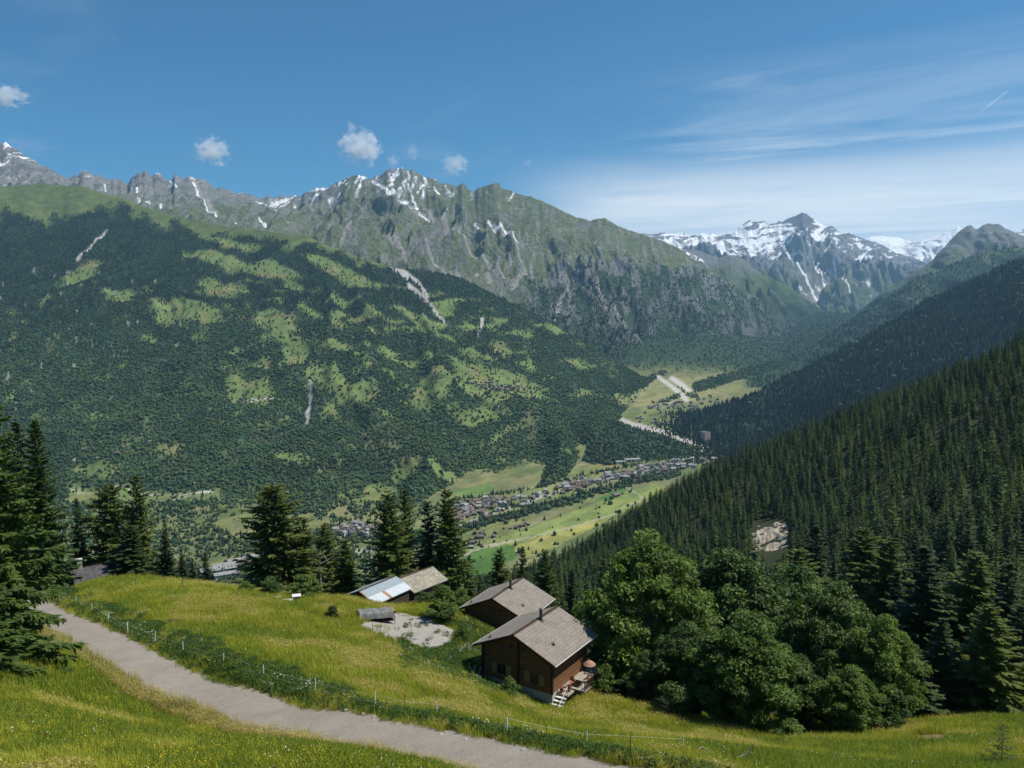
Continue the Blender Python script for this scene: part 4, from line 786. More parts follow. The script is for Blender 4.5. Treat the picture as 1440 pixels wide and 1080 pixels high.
place(L_, 458, 735, 131, 'pale green larch with bare branches right of the big pine', LAR[1], TRK[2], wx=1.0)
place(L_, 487, 758, 134, 'small round larch between the big pine and the barn larches', LAR[2], TRK[0], wx=1.2)
place(L_, 546, 690, 132, 'tall larch with layered boughs behind the metal roof', LAR[2], TRK[1], wx=1.0)
place(L_, 570, 688, 141, 'thin larch top just behind the layered larch', LAR[0], TRK[2], wx=.7)
place(S, 602, 705, 140, 'dark spruce between the larches behind the old barn roof', SPM[1], TRK[0], wx=1.1)
place(L_, 628, 688, 139, 'rightmost tall larch behind the old barn roof', LAR[1], TRK[1], wx=.95)
place(S, 660, 780, 150, 'small pointed spruce standing alone against the green field', SPM[0], TRK[2], wx=1.0)
place(L_, 702, 772, 158, 'pale young larch behind the rear chalet', LAR[0], TRK[0], wx=1.1); place(S, 735, 768, 165, 'young dark spruce right of the pale larch behind the rear chalet', SPM[1], TRK[0], wx=.9); place(L_, 765, 772, 168, 'young larch where the wooded slope begins behind the rear chalet', LAR[2], TRK[0], wx=.9)
place(S, 805, 800, 135, 'dark spruce rising right behind the front chalet roof', SPM[2], TRK[1], wx=1.0); place(S, 848, 785, 142, 'tall dark spruce left of the bright broadleaf tree', SPM[0], TRK[1], wx=1.0)
D_ = 'ash_tree'
def dplace(i, px, top, Y, label, wx=1., lo=0): return place(D_, px, top, Y, label, DEC[i][2 if lo else 0], DEC[i][1], 14., wx)
dplace(0, 915, 760, 90, 'tallest bright green broadleaf tree right of the front chalet', .92)
dplace(1, 1035, 780, 104, 'round broadleaf tree behind the bright tallest one', 1.0, 1)
dplace(1, 1050, 866, 76, 'lower light green broadleaf tree at the meadow edge', 1.12)
dplace(2, 1172, 826, 86, 'wide dark broadleaf tree in the middle of the edge row', .95, 1)
dplace(0, 1245, 872, 80, 'light green broadleaf tree at the right end of the row', .85)
dplace(2, 1110, 800, 116, 'greyish broadleaf crown behind the wide dark tree', .95)
dplace(1, 872, 872, 90, 'small broadleaf tree crowding the corner of the front chalet', .7, 1); dplace(0, 972, 880, 80, 'leafy tree filling the gap under the tallest broadleaf', .95, 1)
dplace(2, 912, 915, 82, 'bushy broadleaf tree under the left side of the tallest one', .95); dplace(1, 1125, 925, 80, 'short dark broadleaf tree between the light one and the wide dark one', .95, 1); dplace(0, 1200, 940, 75, 'short pale broadleaf tree in front of the wide dark tree', 1.05)
dplace(2, 975, 806, 114, 'broadleaf crown peeping between the tallest tree and the round one', .9)
for a in ((1146,738,148,0,'dark spruce top above the wide broadleaf tree',1.05),(1300,768,112,1,'broad black green spruce right of the broadleaf row',1.35),(1262,800,122,2,'spruce wedged between the pale larches at right',1.0),(1418,790,104,0,'dark spruce by the right edge of the meadow',1.3),(1330,868,92,2,'low spruce with drooping boughs at the meadow edge',1.35),(1292,905,88,1,'smallest spruce under the broad black green one',1.4),(1440,850,92,0,'spruce cut off by the right edge of the picture',1.2)):
    place(S, a[0], a[1], a[2], a[4], SPM[a[3]], TRK[a[3]], wx=a[5] * 1.25)
for a in ((1122,772,128,0,'yellowish larch behind the wide broadleaf tree',1.0),(1212,742,142,1,'tall pale larch in the dark spruces at right',1.0),(1250,756,132,2,'pale larch just right of the tall pale one',.9),(1372,776,112,0,'bright feathery larch near the right edge',1.1),(1395,850,90,1,'lower larch at the far right meadow edge',1.1)):
    place(L_, a[0], a[1], a[2], a[4], LAR[a[3]], TRK[a[3]], wx=a[5] * 1.45)
def bush(px, py, hpx, label, i=0, wx=1., group=None, kind='bush', Y=None):
    g = gpt(px, py) if Y is None else at(px, Y); s = hpx * g.y / F / 3.; return tree(kind, BSH[i][0], BSH[i][1], (g.x, g.y, g.z - .05), (s * wx, s * wx, s), label, group, cat='bush')
bush(622, 872, 48, 'round leafy bush at the edge of the gravel yard', 0, 1.0); bush(596, 852, 20, 'low bush in front of the old barn', 1, 1.1); bush(716, 985, 32, 'leafy shrub against the wall of the front chalet', 0, 1.0); bush(380, 838, 26, 'grey green bush under the big pine', 2, 1.3); bush(430, 842, 34, 'wide bush right of the big pine', 1, 1.4); bush(345, 834, 16, 'small bush at the crest of the meadow', 0, 1.5)
bush(525, 826, 30, 'bushy scrub left behind the metal barn roof', 1, 1.4, Y=128); bush(1192, 1036, 66, 'pale leafy shrub under the wide dark broadleaf tree', 1, 1.0); bush(1110, 1042, 30, 'low green scrub below the light broadleaf tree', 0, 1.5); bush(1255, 1030, 60, 'dense shrub at the foot of the right end tree', 2, 1.0); bush(945, 1012, 50, 'dark shrub beneath the tallest broadleaf tree', 2, 1.2); bush(468, 872, 20, 'ragged low shrub at the left of the woodpile', 2, 1.0); bush(650, 845, 40, 'bush beside the old barn gable', 1, .8, Y=118); bush(652, 905, 26, 'tall weeds and shrub between yard and rear chalet', 0, .9)
bush(850, 975, 40, 'shrub beside the terrace of the front chalet', 0, .9)
# sapling in the yard and the young conifer in the corner
sap = quads_mesh('sapling_crown', conifer_q(3, 1.0, 26, 10, 7, droop=.1, irr=.5, base=.25, twl=.4, wid=.05, gaps=.4, tmin=.12), M_SPRUCE); sst_ = trunk_mesh('sapling_stem', 3, .05, M_BARK)
g = gpt(578, 908); tree('sapling', sap, sst_, g, (g.y * 34 / F / 3,) * 3, 'thin sapling standing alone at the edge of the gravel yard', None, 1.)
g = at(1424, 46); tree('young_spruce', quads_mesh('young_crown', conifer_q(2.6, 1.0, 46, 16, 9, droop=.05, irr=.3, base=.1, twl=.35, wid=.035, top=.8, up=.9, tmin=.12), M_SPRUCE_D), trunk_mesh('young_stem', 2.6, .05, M_BARK), g, (1.05,) * 3, 'young spruce with upswept twigs in the bottom right corner', None, 2.)
# bleached dead tree by the pale larch
g = at(450, 127); parts = [tube([[0, 0, -.5], [.1, 0, 4], [-.1, .1, 7.5], [.1, 0, 9.5]], [.22, .17, .12, .05], 7, 3, .2)]
for a, z, l in ((.3, 7.2, 3.), (2.6, 5.2, 4.2), (3.4, 6.4, 2.), (5.6, 8., 2.2), (1.2, 4.2, 2.4), (0., 8.6, 1.6)): parts.append(tube([[0, 0, z], [math.cos(a) * l * .5, math.sin(a) * l * .3, z + l * .2], [math.cos(a) * l, math.sin(a) * l * .5, z + l * (.55 if a < 2 else -.25)]], [.1, .06, .015], 5))
V, Fq = join(parts); o = link('dead_tree', new_mesh('dead_tree', V, Fq, 4, None, True, mat_simple('dead_wood', (.36, .32, .27), .9, .2))); o.location = g; o.scale = (1, 1, 1.15); tag(o, 'bleached bare dead tree trunk with crooked limbs beside the pale larch', 'dead tree')
# ============================================================ HAMLET
def V3(px, py, Y): return Vector(unproj(px, py, Y).tolist())
def boxq(x0, x1, y0, y1, z0, z1):
    v = np.array([(x, y, z) for z in (z0, z1) for y in (y0, y1) for x in (x0, x1)], float)
    return v, np.array([[0, 2, 3, 1], [4, 5, 7, 6], [0, 1, 5, 4], [2, 6, 7, 3], [0, 4, 6, 2], [1, 3, 7, 5]])
def prismq(poly, y0, y1):
    """vertical-plane outline (x, z) carried from y0 to y1; quads only (fan of quads for caps)"""
    n = len(poly); a = np.array([(p[0], y0, p[1]) for p in poly] + [(p[0], y1, p[1]) for p in poly], float)
    f = [[i, (i + 1) % n, n + (i + 1) % n, n + i] for i in range(n)]
    for o, rev in ((0, False), (n, True)):
        for i in range(1, n - 1, 2):
            q = [o, o + i, o + i + 1, o + min(i + 2, n - 1)]; f.append(q[::-1] if rev else q)
    return a, np.array(f)
def mesh_obj(name, parts, mat, parent=None, smooth=False, bevel=0):
    V, Fq = join(parts); me = new_mesh(name, V, Fq, 4, None, smooth, mat); o = link(name, me, parent)
    if bevel: b = o.modifiers.new('bevel', 'BEVEL'); b.width = bevel; b.segments = 1; b.limit_method = 'ANGLE'
    return o
def mat_planks(name, c0, c1, horiz=True, w_=.18, rough=.85):
    t = NT(name); co = t.coord(); sx_ = t.new('ShaderNodeSeparateXYZ'); t.l(co, sx_.inputs[0])
    k = t.math('DIVIDE', sx_.outputs[2] if horiz else sx_.outputs[0], w_); fl = t.math('FLOOR', k); fr = t.math('FRACT', k)
    wn_ = t.new('ShaderNodeTexWhiteNoise', noise_dimensions='1D'); t.l(fl, wn_.inputs['W'])
    gr = t.noise(2.2, 6, .65, t.mapping(co, (.4, .4, 7) if horiz else (7, 7, .4)))
    c = t.mixc(t.ramp(wn_.outputs['Value'], [(0, c0), (1, c1)]), t.ramp(gr, [(.3, (.6, .6, .6)), (.7, (1.3, 1.3, 1.3))]), 1., 'MULTIPLY')
    gap = t.math('GREATER_THAN', t.math('ABSOLUTE', t.math('SUBTRACT', fr, .5)), .46); t.base(t.mixc(c, (.012, .01, .008), gap), rough, .2)
    t.bump(t.math('SUBTRACT', gr, t.math('MULTIPLY', gap, 2.)), .5, .015); return t.m
def mat_shingle(name, c0, c1, moss=.0, run=.42, dots=True):
    """roof tiles: rows across the slope (UV-free: uses local y along the ridge and z down the slope)"""
    t = NT(name); co = t.coord(); s_ = t.new('ShaderNodeSeparateXYZ'); t.l(co, s_.inputs[0])
    sl = t.math('MULTIPLY', t.math('ABSOLUTE', s_.outputs[0]), 1.09); v = t.math('DIVIDE', sl, run); fv = t.math('FLOOR', v)
    u = t.math('ADD', t.math('DIVIDE', s_.outputs[1], run * 1.05), t.math('MULTIPLY', t.math('MODULO', fv, 2.), .5)); fu = t.math('FLOOR', u); rv = t.math('FRACT', v); ru = t.math('FRACT', u)
    cb = t.new('ShaderNodeCombineXYZ'); t.l(fu, cb.inputs[0]); t.l(fv, cb.inputs[1]); wn_ = t.new('ShaderNodeTexWhiteNoise', noise_dimensions='2D'); t.l(cb.outputs[0], wn_.inputs['Vector'])
    c = t.ramp(wn_.outputs['Value'], [(0, c0), (1, c1)]); c = t.mixc(c, t.ramp(t.noise(.6, 5, .65), [(.3, (.85, .85, .84)), (.7, (1.12, 1.11, 1.1))]), 1., 'MULTIPLY')
    lap = t.math('GREATER_THAN', rv, .93); c = t.mixc(c, (.09, .08, .07), t.math('MULTIPLY', lap, .3))
    if dots:
        du = t.math('POWER', t.math('SUBTRACT', ru, .5), 2.); dv = t.math('POWER', t.math('SUBTRACT', rv, .72), 2.); dt = t.math('LESS_THAN', t.math('ADD', du, dv), .022); c = t.mixc(c, (.07, .062, .055), t.math('MULTIPLY', dt, .85))
    if moss: c = t.mixc(c, (.16, .15, .06), t.math('MULTIPLY', t.ramp(t.noise(1.1, 6, .7), [(.5, (0, 0, 0)), (.65, (1, 1, 1))]), moss))
    t.base(c, .75, .3); t.bump(t.math('ADD', rv, t.math('MULTIPLY', wn_.outputs['Value'], .3)), .6, .02); return t.m
M_WALL = mat_planks('brown_boards', (.16, .078, .036), (.25, .128, .06)); M_WALL_O = mat_planks('old_dark_boards', (.05, .037, .027), (.10, .075, .055)); M_TRIM = mat_simple('dark_timber', (.045, .028, .018), .8, .3, 4, .2, .2)
M_ROOF = mat_shingle('fibre_slate', (.19, .166, .14), (.235, .208, .176)); M_ROOF_O = mat_shingle('old_wood_shingle', (.20, .18, .14), (.33, .30, .24), .35, .3, False); M_SHUT = mat_planks('pale_shutter_boards', (.30, .19, .085), (.38, .25, .12), False, .11); M_CONC = mat_simple('concrete', (.42, .40, .36), .92, .25, 1.2, .15, .4, .02); M_MET = mat_simple('dark_flue_metal', (.045, .042, .04), .45, .2, 3, .5, .1); M_GUT = mat_simple('pale_gutter_metal', (.55, .54, .52), .4, .15, 3, .5, 0, metal=.3); M_FRAME = mat_simple('window_frame_wood', (.20, .115, .05), .7, .2)
gt = NT('window_glass'); gt.base((.02, .024, .028), .08, .5); M_GLASS = gt.m
M_WHITEW = mat_simple('white_painted_wood', (.62, .61, .58), .6, .1, 4, .3, .1); M_OLDWOOD = mat_simple('weathered_wood', (.30, .265, .22), .95, .3, 5, .1, .6, .02); M_CURT = mat_simple('white_curtain', (.55, .55, .52), .9, .15)
def house(kind, apex, ridge_end, hw, drop, inset, zwall, label, wall, roofm, cat='house', thick=.16, gut=True, base_h=.7, roof2=None):
    """apex: front end of the ridge; local x to the right across the gable, local y along the ridge, z up from the ridge line"""
    d = Vector((ridge_end.x - apex.x, ridge_end.y - apex.y, 0)); Lr = d.length; rz = math.atan2(-d.x, d.y); t = empty(kind, (apex.x, apex.y, apex.z), rz); tag(t, label, cat); k = drop / hw; i0 = inset
    ww = hw - inset * .9; zt = lambda x: -abs(x) * k - thick
    mesh_obj('wall', [prismq([(-ww, zwall + base_h), (ww, zwall + base_h), (ww, zt(ww)), (0, zt(0)), (0, zt(0)), (-ww, zt(ww))], i0, Lr - i0)], wall, t)
    rf_ = mesh_obj('roof', [prismq([(0.0, 0), (hw, -drop), (hw + .03, -drop - thick), (0, -thick * 1.05)], 0, Lr), prismq([(-.001, 0), (-.001, -thick * 1.05), (-hw - .03, -drop - thick), (-hw, -drop)], 0, Lr)], roofm, t)
    if roof2: rf_.data.materials.append(roof2)
    mesh_obj('foundation', [boxq(-ww - .06, ww + .06, i0 - .06, Lr - i0 + .06, zwall - 2.6, zwall + base_h)], M_CONC, t)
    mesh_obj('ridge_cap', [prismq([(0, .05), (.2, -.2 * k + .045), (.2, -.2 * k + .012), (0, .014), (-.2, -.2 * k + .012), (-.2, -.2 * k + .045)], -.02, Lr + .02)], M_TRIM, rf_)
    for sgn in (-1, 1):
        e = [(0, -thick * .3), (sgn * hw, -drop - thick * .3), (sgn * hw, -drop - thick - .10), (0, -thick - .10)]
        mesh_obj('bargeboard', [prismq(e if sgn > 0 else e[::-1], -.045, -.003)], M_TRIM, rf_)
        if gut: mesh_obj('gutter', [tube([[sgn * (hw + .1), -.02, -drop - .12], [sgn * (hw + .1), Lr + .02, -drop - .12]], [.075, .075], 8)], M_GUT, rf_)
    t['L'] = Lr; return t, rf_, dict(L=Lr, k=k, hw=hw, ww=ww, i0=i0, drop=drop)
def window(t, x, z, w_, h_, y, shutters=True):
    f = mesh_obj('window', [boxq(x - w_/2, x + w_/2, y - .05, y + .02, z - h_/2, z - h_/2 + .07), boxq(x - w_/2, x + w_/2, y - .05, y + .02, z + h_/2 - .07, z + h_/2), boxq(x - w_/2, x - w_/2 + .07, y - .05, y + .02, z - h_/2 + .07, z + h_/2 - .07), boxq(x + w_/2 - .07, x + w_/2, y - .05, y + .02, z - h_/2 + .07, z + h_/2 - .07), boxq(x - .03, x + .03, y - .045, y + .02, z - h_/2 + .07, z + h_/2 - .07)], M_FRAME, t)
    mesh_obj('pane', [boxq(x - w_/2 + .07, x + w_/2 - .07, y - .03, y - .012, z - h_/2 + .07, z + h_/2 - .07)], M_GLASS, f)
    mesh_obj('sill', [boxq(x - w_/2 - .1, x + w_/2 + .1, y - .16, y - .052, z - h_/2 - .07, z - h_/2 - .01)], M_FRAME, f)
    if shutters:
        for s in (-1, 1):
            a, b = sorted((x + s * (w_/2 + .03), x + s * (w_/2 + .03 + w_ * .52))); mesh_obj('shutter', [boxq(a, b, y - .075, y - .02, z - h_/2 + .01, z + h_/2 - .01)], M_SHUT, f)
def flue(rf_, x, y, k, r=.16, h=1.1):
    z = -abs(x) * k
    c_ = mesh_obj('chimney', [tube([[x, y, z - .1], [x, y, z + h]], [r, r], 12), tube([[x, y, z + h + .06], [x, y, z + h + .1], [x, y, z + h + .2]], [r * 1.5, r * 1.5, .02], 12)], M_MET, rf_)
    mesh_obj('flashing', [prismq([(x - .3, -abs(x - .3) * k + .03), (x + .34, -abs(x + .34) * k + .03), (x + .34, -abs(x + .34) * k + .008), (x - .3, -abs(x - .3) * k + .008)], y - .3, y + .3)], M_MET, c_)
def vent(rf_, x, y, k): mesh_obj('vent', [tube([[x, y, -abs(x) * k - .02], [x, y, -abs(x) * k + .26]], [.07, .07], 8), tube([[x, y, -abs(x) * k + .27], [x, y, -abs(x) * k + .33]], [.14, .02], 8), boxq(x - .16, x + .16, y - .16, y + .16, -abs(x) * k - .03, -abs(x) * k + .05)], M_MET, rf_)
# --- front chalet
a1 = V3(720.7, 892, 81.); e1 = V3(784, 852, 89.2); zg = -6.5
t1, r1_, q = house('chalet', a1, e1, 5.08, 2.2, .85, zg, 'front wooden chalet with pale shuttered windows and steps at its corner', M_WALL, M_ROOF)
yw = q['i0'] - .02
for x in (-1.9, 2.2): window(t1, x, -4.55, 1.15, 1.25, yw)
for x in (-.75, .85): window(t1, x, -1.75, .62, .55, yw, False)
mesh_obj('post', [boxq(.12, .34, q['i0'] - .12, q['i0'] - .003, -5.75, -.95)], M_TRIM, t1)
for x in (-q['ww'], q['ww']): mesh_obj('corner_beam', [boxq(x - .13, x + .13, q['i0'] - .13, q['i0'] + .13, -5.75, -2.35)], M_TRIM, t1)
for y in (2.4, 5.2): # side windows towards the terrace
    pass
flue(r1_, .35, 5.3, q['k'], .17, 1.15); vent(r1_, 3.3, 2.9, q['k']); vent(r1_, -3.6, 1.2, q['k'])
mesh_obj('balcony', [boxq(q['ww'] + .003, q['ww'] + 2.6, 3.2, 9.2, -5.95, -5.78)], M_OLDWOOD, t1)
bal = mesh_obj('railing', [boxq(q['ww'] + 2.5, q['ww'] + 2.58, 3.2, 9.2, -4.95, -4.85)] + [boxq(q['ww'] + 2.5, q['ww'] + 2.56, 3.25 + .32 * i, 3.37 + .32 * i, -5.776, -4.952) for i in range(19)], M_TRIM, t1)
for i in range(3): mesh_obj('terrace_post', [boxq(q['ww'] + 2.3, q['ww'] + 2.46, 3.4 + 2.7 * i, 3.56 + 2.7 * i, -9.5, -5.953)], M_TRIM, t1)
st = mesh_obj('stairs', [boxq(q['ww'] - .35, q['ww'] + 1.25, -1.15 + .36 * i, -.80 + .36 * i, -8.1 + .26 * i, -8.02 + .26 * i) for i in range(8)] , M_WHITEW, t1)
mesh_obj('stringer', [prismq([(q['ww'] - .36, 0), (q['ww'] - .30, 0), (q['ww'] - .30, .2), (q['ww'] - .36, .2)], 0, .01)], M_OLDWOOD, st)
hr = [tube([[q['ww'] + 1.3, -1.1, -7.1], [q['ww'] + 1.3, 1.75, -5.0]], [.045, .045], 6)] + [tube([[q['ww'] + 1.3, -1.05 + .56 * i, -8.2 + .41 * i], [q['ww'] + 1.3, -1.05 + .56 * i, -7.05 + .41 * i]], [.035, .035], 6) for i in range(6)]
mesh_obj('handrail', hr, M_WHITEW, t1)
mesh_obj('landing', [boxq(q['ww'] + .003, q['ww'] + 1.4, 1.75, 3.18, -6.1, -5.95)], M_OLDWOOD, t1)
fr1 = q; M1 = Matrix.Translation(a1) @ Matrix.Rotation(math.atan2(-(e1 - a1).x, (e1 - a1).y), 4, 'Z')
# --- rear chalet
a2 = V3(691.5, 841, 104.); e2 = V3(734.4, 811.8, 112.4)
t2, r2_, q = house('chalet', a2, e2, 5.1, 2.25, .85, -6.3, 'rear wooden chalet partly hidden behind the front chalet roof', M_WALL, M_ROOF)
window(t2, -1.5, -4.4, 1.1, 1.2, q['i0'] - .02, False)
for x in (-.7, .8): window(t2, x, -1.7, .6, .5, q['i0'] - .02, False)
for x in (-q['ww'], q['ww']): mesh_obj('corner_beam', [boxq(x - .13, x + .13, q['i0'] - .13, q['i0'] + .13, -5.6, -2.4)], M_TRIM, t2)
flue(r2_, .35, 4.9, q['k'], .17, 1.2); vent(r2_, 3.3, 2.8, q['k']); vent(r2_, -3.9, 1.4, q['k'])
# --- barn under sheet metal, and the old shingled barn behind it
mt = NT('sheet_metal'); s_ = mt.new('ShaderNodeSeparateXYZ'); mt.l(mt.coord(), s_.inputs[0])
w1 = mt.math('SINE', mt.math('MULTIPLY', s_.outputs[1], 40.)); sheet = mt.new('ShaderNodeTexWhiteNoise', noise_dimensions='1D'); mt.l(mt.math('FLOOR', mt.math('DIVIDE', s_.outputs[1], 1.9)), sheet.inputs['W'])
half = mt.math('GREATER_THAN', s_.outputs[0], 1.75); pale = mt.math('MULTIPLY', half, mt.math('GREATER_THAN', s_.outputs[1], .2))
c = mt.mixc((.26, .31, .335), (.47, .51, .53), pale); c = mt.mixc(c, mt.ramp(mt.noise(1.2, 6, .7), [(.3, (.86, .87, .88)), (.75, (1.08, 1.08, 1.08))]), 1., 'MULTIPLY')
yb = s_.outputs[1]; r1m = mt.math('MULTIPLY', mt.math('MULTIPLY', mt.math('GREATER_THAN', yb, 3.1), mt.math('LESS_THAN', yb, 3.75)), half); r2m = mt.math('MULTIPLY', mt.math('LESS_THAN', yb, .28), mt.math('LESS_THAN', s_.outputs[0], 1.5))
rust = mt.math('MULTIPLY', mt.math('MAXIMUM', r1m, r2m), mt.ramp(mt.noise(2.5, 5, .7), [(.25, (.35,) * 3), (.5, (1,) * 3)])); c = mt.mixc(c, (.30, .15, .075), rust)
mt.base(c, .55, .4, .12); mt.bump(w1, .25, .02); M_TIN = mt.m
a3 = V3(504, 831, 115.); e3 = V3(556, 809.5, 122.)
t3, r3_, q = house('barn', a3, e3, 3.35, 1.4, .35, -4.4, 'dark barn under a shiny sheet metal roof with a rust streak', M_WALL_O, M_TIN, 'barn', .08, False, .3)
mesh_obj('door', [boxq(-.8, .8, q['i0'] - .06, q['i0'] - .003, -4.05, -1.9)], M_TRIM, t3)
a4 = V3(559.5, 813.5, 122.3); e4 = V3(608, 798.5, 128.6)
t4, r4_, q = house('barn', a4, e4, 3.5, 1.55, .4, -5.2, 'old barn with a weathered shingle roof behind the metal roofed barn', M_WALL_O, M_ROOF_O, 'barn', .12, False, .3)
flue(r4_, -.3, 2.6, q['k'], .14, .9)
wd = mesh_obj('window', [boxq(q['ww'] - .02, q['ww'] + .05, 1.6, 2.9, -4.2, -3.0)], M_FRAME, t4); mesh_obj('pane', [boxq(q['ww'] + .052, q['ww'] + .06, 1.7, 2.8, -4.1, -3.1)], M_GLASS, wd)
mesh_obj('plank_step', [boxq(q['ww'] + .1, q['ww'] + 1.6, .6, 3.6, -5.3, -5.1)], M_OLDWOOD, t4)
# --- roof of the house sunk behind the meadow at left
a5 = V3(98, 801, 120.); e5 = V3(160, 786, 124.); 
t5, r5_, q = house('house', a5, e5, 4.4, 1.9, .5, -6., 'low grey slate roof of a house sunk behind the meadow at left', M_WALL_O, mat_shingle('dark_slate', (.045, .045, .048), (.085, .085, .09), 0, .4, False), 'house')
cs = mesh_obj('chimney', [boxq(-.35, .35, 1.0, 1.7, -.3, 1.3), boxq(-.45, .45, .9, 1.8, 1.3, 1.42)], M_CONC, r5_)
# ============================================================ SMALL THINGS ROUND THE HAMLET
M_ROCK = mat_simple('limestone', (.44, .41, .36), .95, .3, 3, .1, .8, .05); M_TARP = mat_simple('grey_tarpaulin', (.15, .155, .14), .5, .35, 2.5, .35, .5, .05); M_LOG = mat_simple('cut_firewood', (.30, .19, .10), .9, .35, 6, .1, .5, .02)
def stone_mesh(seed, flat=.65):
    th = np.linspace(0, 2 * math.pi, 13)[:-1][None]; ph = np.linspace(-1.5, 1.5, 8)[:, None]; d = np.stack([np.cos(ph) * np.cos(th), np.cos(ph) * np.sin(th), np.sin(ph) + 0 * th], -1)
    k = 1 + .4 * fbm(d[..., 0] * 1.4 + seed * 7, d[..., 1] * 1.4 + d[..., 2] * 1.1, 3, seed); P = d * k[..., None] * np.array([1, .8, flat]); f_ = grid_faces(8, 12); f2 = np.arange(7) * 12 + 11
    return new_mesh('stone', P, np.concatenate([f_, np.stack([f2, f2 - 11, f2 + 1, f2 + 12], -1), [[5, 4, 3, 2], [5, 2, 1, 0], [11, 10, 9, 8], [11, 8, 7, 6], [11, 6, 5, 0], [84, 85, 86, 87], [84, 87, 88, 89], [84, 89, 94, 95], [89, 90, 93, 94], [90, 91, 92, 93]]]), 4, None, False, M_ROCK)
STN = [stone_mesh(i) for i in range(4)]
# tarp-covered woodpile: logs, tarp sagging over, stones holding it
g = gpt(528, 873); wp = empty('woodpile', g, .35); tag(wp, 'woodpile under a dark grey tarpaulin at the corner of the gravel yard', 'woodpile')
gl_ = np.random.default_rng(4); logs = []
for i in range(9):
    for j in range(4): logs.append(tube([[-2.0 + i * .5 + (j % 2) * .2, -.75, .2 + j * .3], [-2.0 + i * .5 + (j % 2) * .2 + gl_.normal() * .04, .75, .2 + j * .3]], [.17, .16], 8))
logs += [boxq(-2.3 + .5 * i, -1.86 + .5 * i, -.755, .7, .02, .06)[0:2] for i in range(9)]
mesh_obj('firewood', logs, M_LOG, wp)
yy, xx = np.mgrid[0:30, 0:50]; X = (xx / 49 - .5) * 5.0; Yv = (yy / 29 - .5) * 2.3; ed = np.maximum(np.abs(X) - 2.1, 0) * 2.2 + np.maximum(np.abs(Yv) - .8, 0) * 2.0
Zt = 1.34 + .16 * fbm(X * 1.1, Yv * 1.6, 3, 3) - ed * 1.05 + .08 * ridged(X * 1.5, Yv * 1.5, 3, 4) - .12 * (X / 2.5)
mesh_obj('tarp', [(np.stack([X * (1 - ed * .06), Yv * (1 - ed * .08), Zt], -1).reshape(-1, 3), grid_faces(30, 50))], M_TARP, wp, True)
g = gpt(506, 872); o = mesh_obj('concrete_post', [tube([[0, 0, -.4], [0, 0, 1.05], [0, 0, 1.1]], [.16, .15, .1], 10)], M_CONC); o.location = g; tag(o, 'short pale concrete post left of the covered woodpile', 'post')
# white garden tables / hives on the far edge of the meadow
for i, (px, py, lb) in enumerate(((417, 846, 'white topped beehive box at the far edge of the meadow'), (404, 847, 'pale flat slab beside the white topped box on the meadow edge'), (389, 843, 'small pale slab leftmost on the far meadow edge'))):
    g = gpt(px, py); t = empty('beehive' if i == 0 else 'slab', g, .3); tag(t, lb, 'box' if i == 0 else 'slab')
    if i == 0: mesh_obj('body', [boxq(-.4, .4, -.4, .4, -.2, .75)], M_OLDWOOD, t, bevel=.03); mesh_obj('lid', [boxq(-.55, .55, -.5, .5, .752, .86)], M_WHITEW, t, bevel=.02)
    else: mesh_obj('top', [boxq(-.7, .7, -.5, .5, .2, .28)], M_WHITEW, t, bevel=.02); mesh_obj('base', [boxq(-.4, .4, -.3, .3, -.2, .198)], M_OLDWOOD, t)
# stakes of the electric fence
M_STAKE = mat_simple('white_plastic_stake', (.66, .66, .62), .5, .1, 4, .4, 0); M_IRON = mat_simple('rusty_iron', (.10, .075, .06), .8, .4, 6, .3, .3); M_POSTW = mat_simple('grey_wooden_post', (.17, .145, .12), .95, .3, 6, .1, .6, .02)
smesh = join([tube([[0, 0, -.2], [0, 0, 1.0], [0, 0, 1.05]], [.035, .032, .012], 7), tube([[.02, 0, .95], [.09, 0, .97]], [.014, .012], 5), tube([[.02, 0, .5], [.09, 0, .52]], [.014, .012], 5)])
sme = new_mesh('fence_stake', smesh[0], smesh[1], 4, None, True, M_STAKE); sme_i = new_mesh('iron_stake', *tube([[0, 0, -.2], [.02, 0, .6], [0, 0, 1.2]], [.02, .02, .02], 6), 4, None, True, M_IRON)
ORD = ['first', 'second', 'third', 'fourth', 'fifth', 'sixth', 'seventh', 'eighth', 'ninth', 'tenth', 'eleventh', 'twelfth', 'thirteenth', 'fourteenth']
ST = [(84,845,12),(107,851,13),(130,862,15),(153,878,16),(180,892,18),(218,906,19),(258,920,20),(314,938,21),(371,956,23),(443,978,26),(527,998,28),(615,1012,28),(713,1034,28),(824,1056,31),(960,1062,30)]
SP = []
for i, (px, py, hp) in enumerate(ST):
    g = gpt(px, py); SP.append(g); o = link('fence_stake', sme); o.location = g; s = hp * g.y / F / 1.05 * 1.03; o.scale = (1, 1, s); o.rotation_euler = (random.uniform(-.05, .05), random.uniform(-.06, .06), random.random() * 6)
    tag(o, ('white fence stake beside the lane, %s from the left end of the row' % ORD[i]) if i < 14 else 'white fence stake at the right end of the row, below the trees', 'fence stake', 'white stakes along the lane')
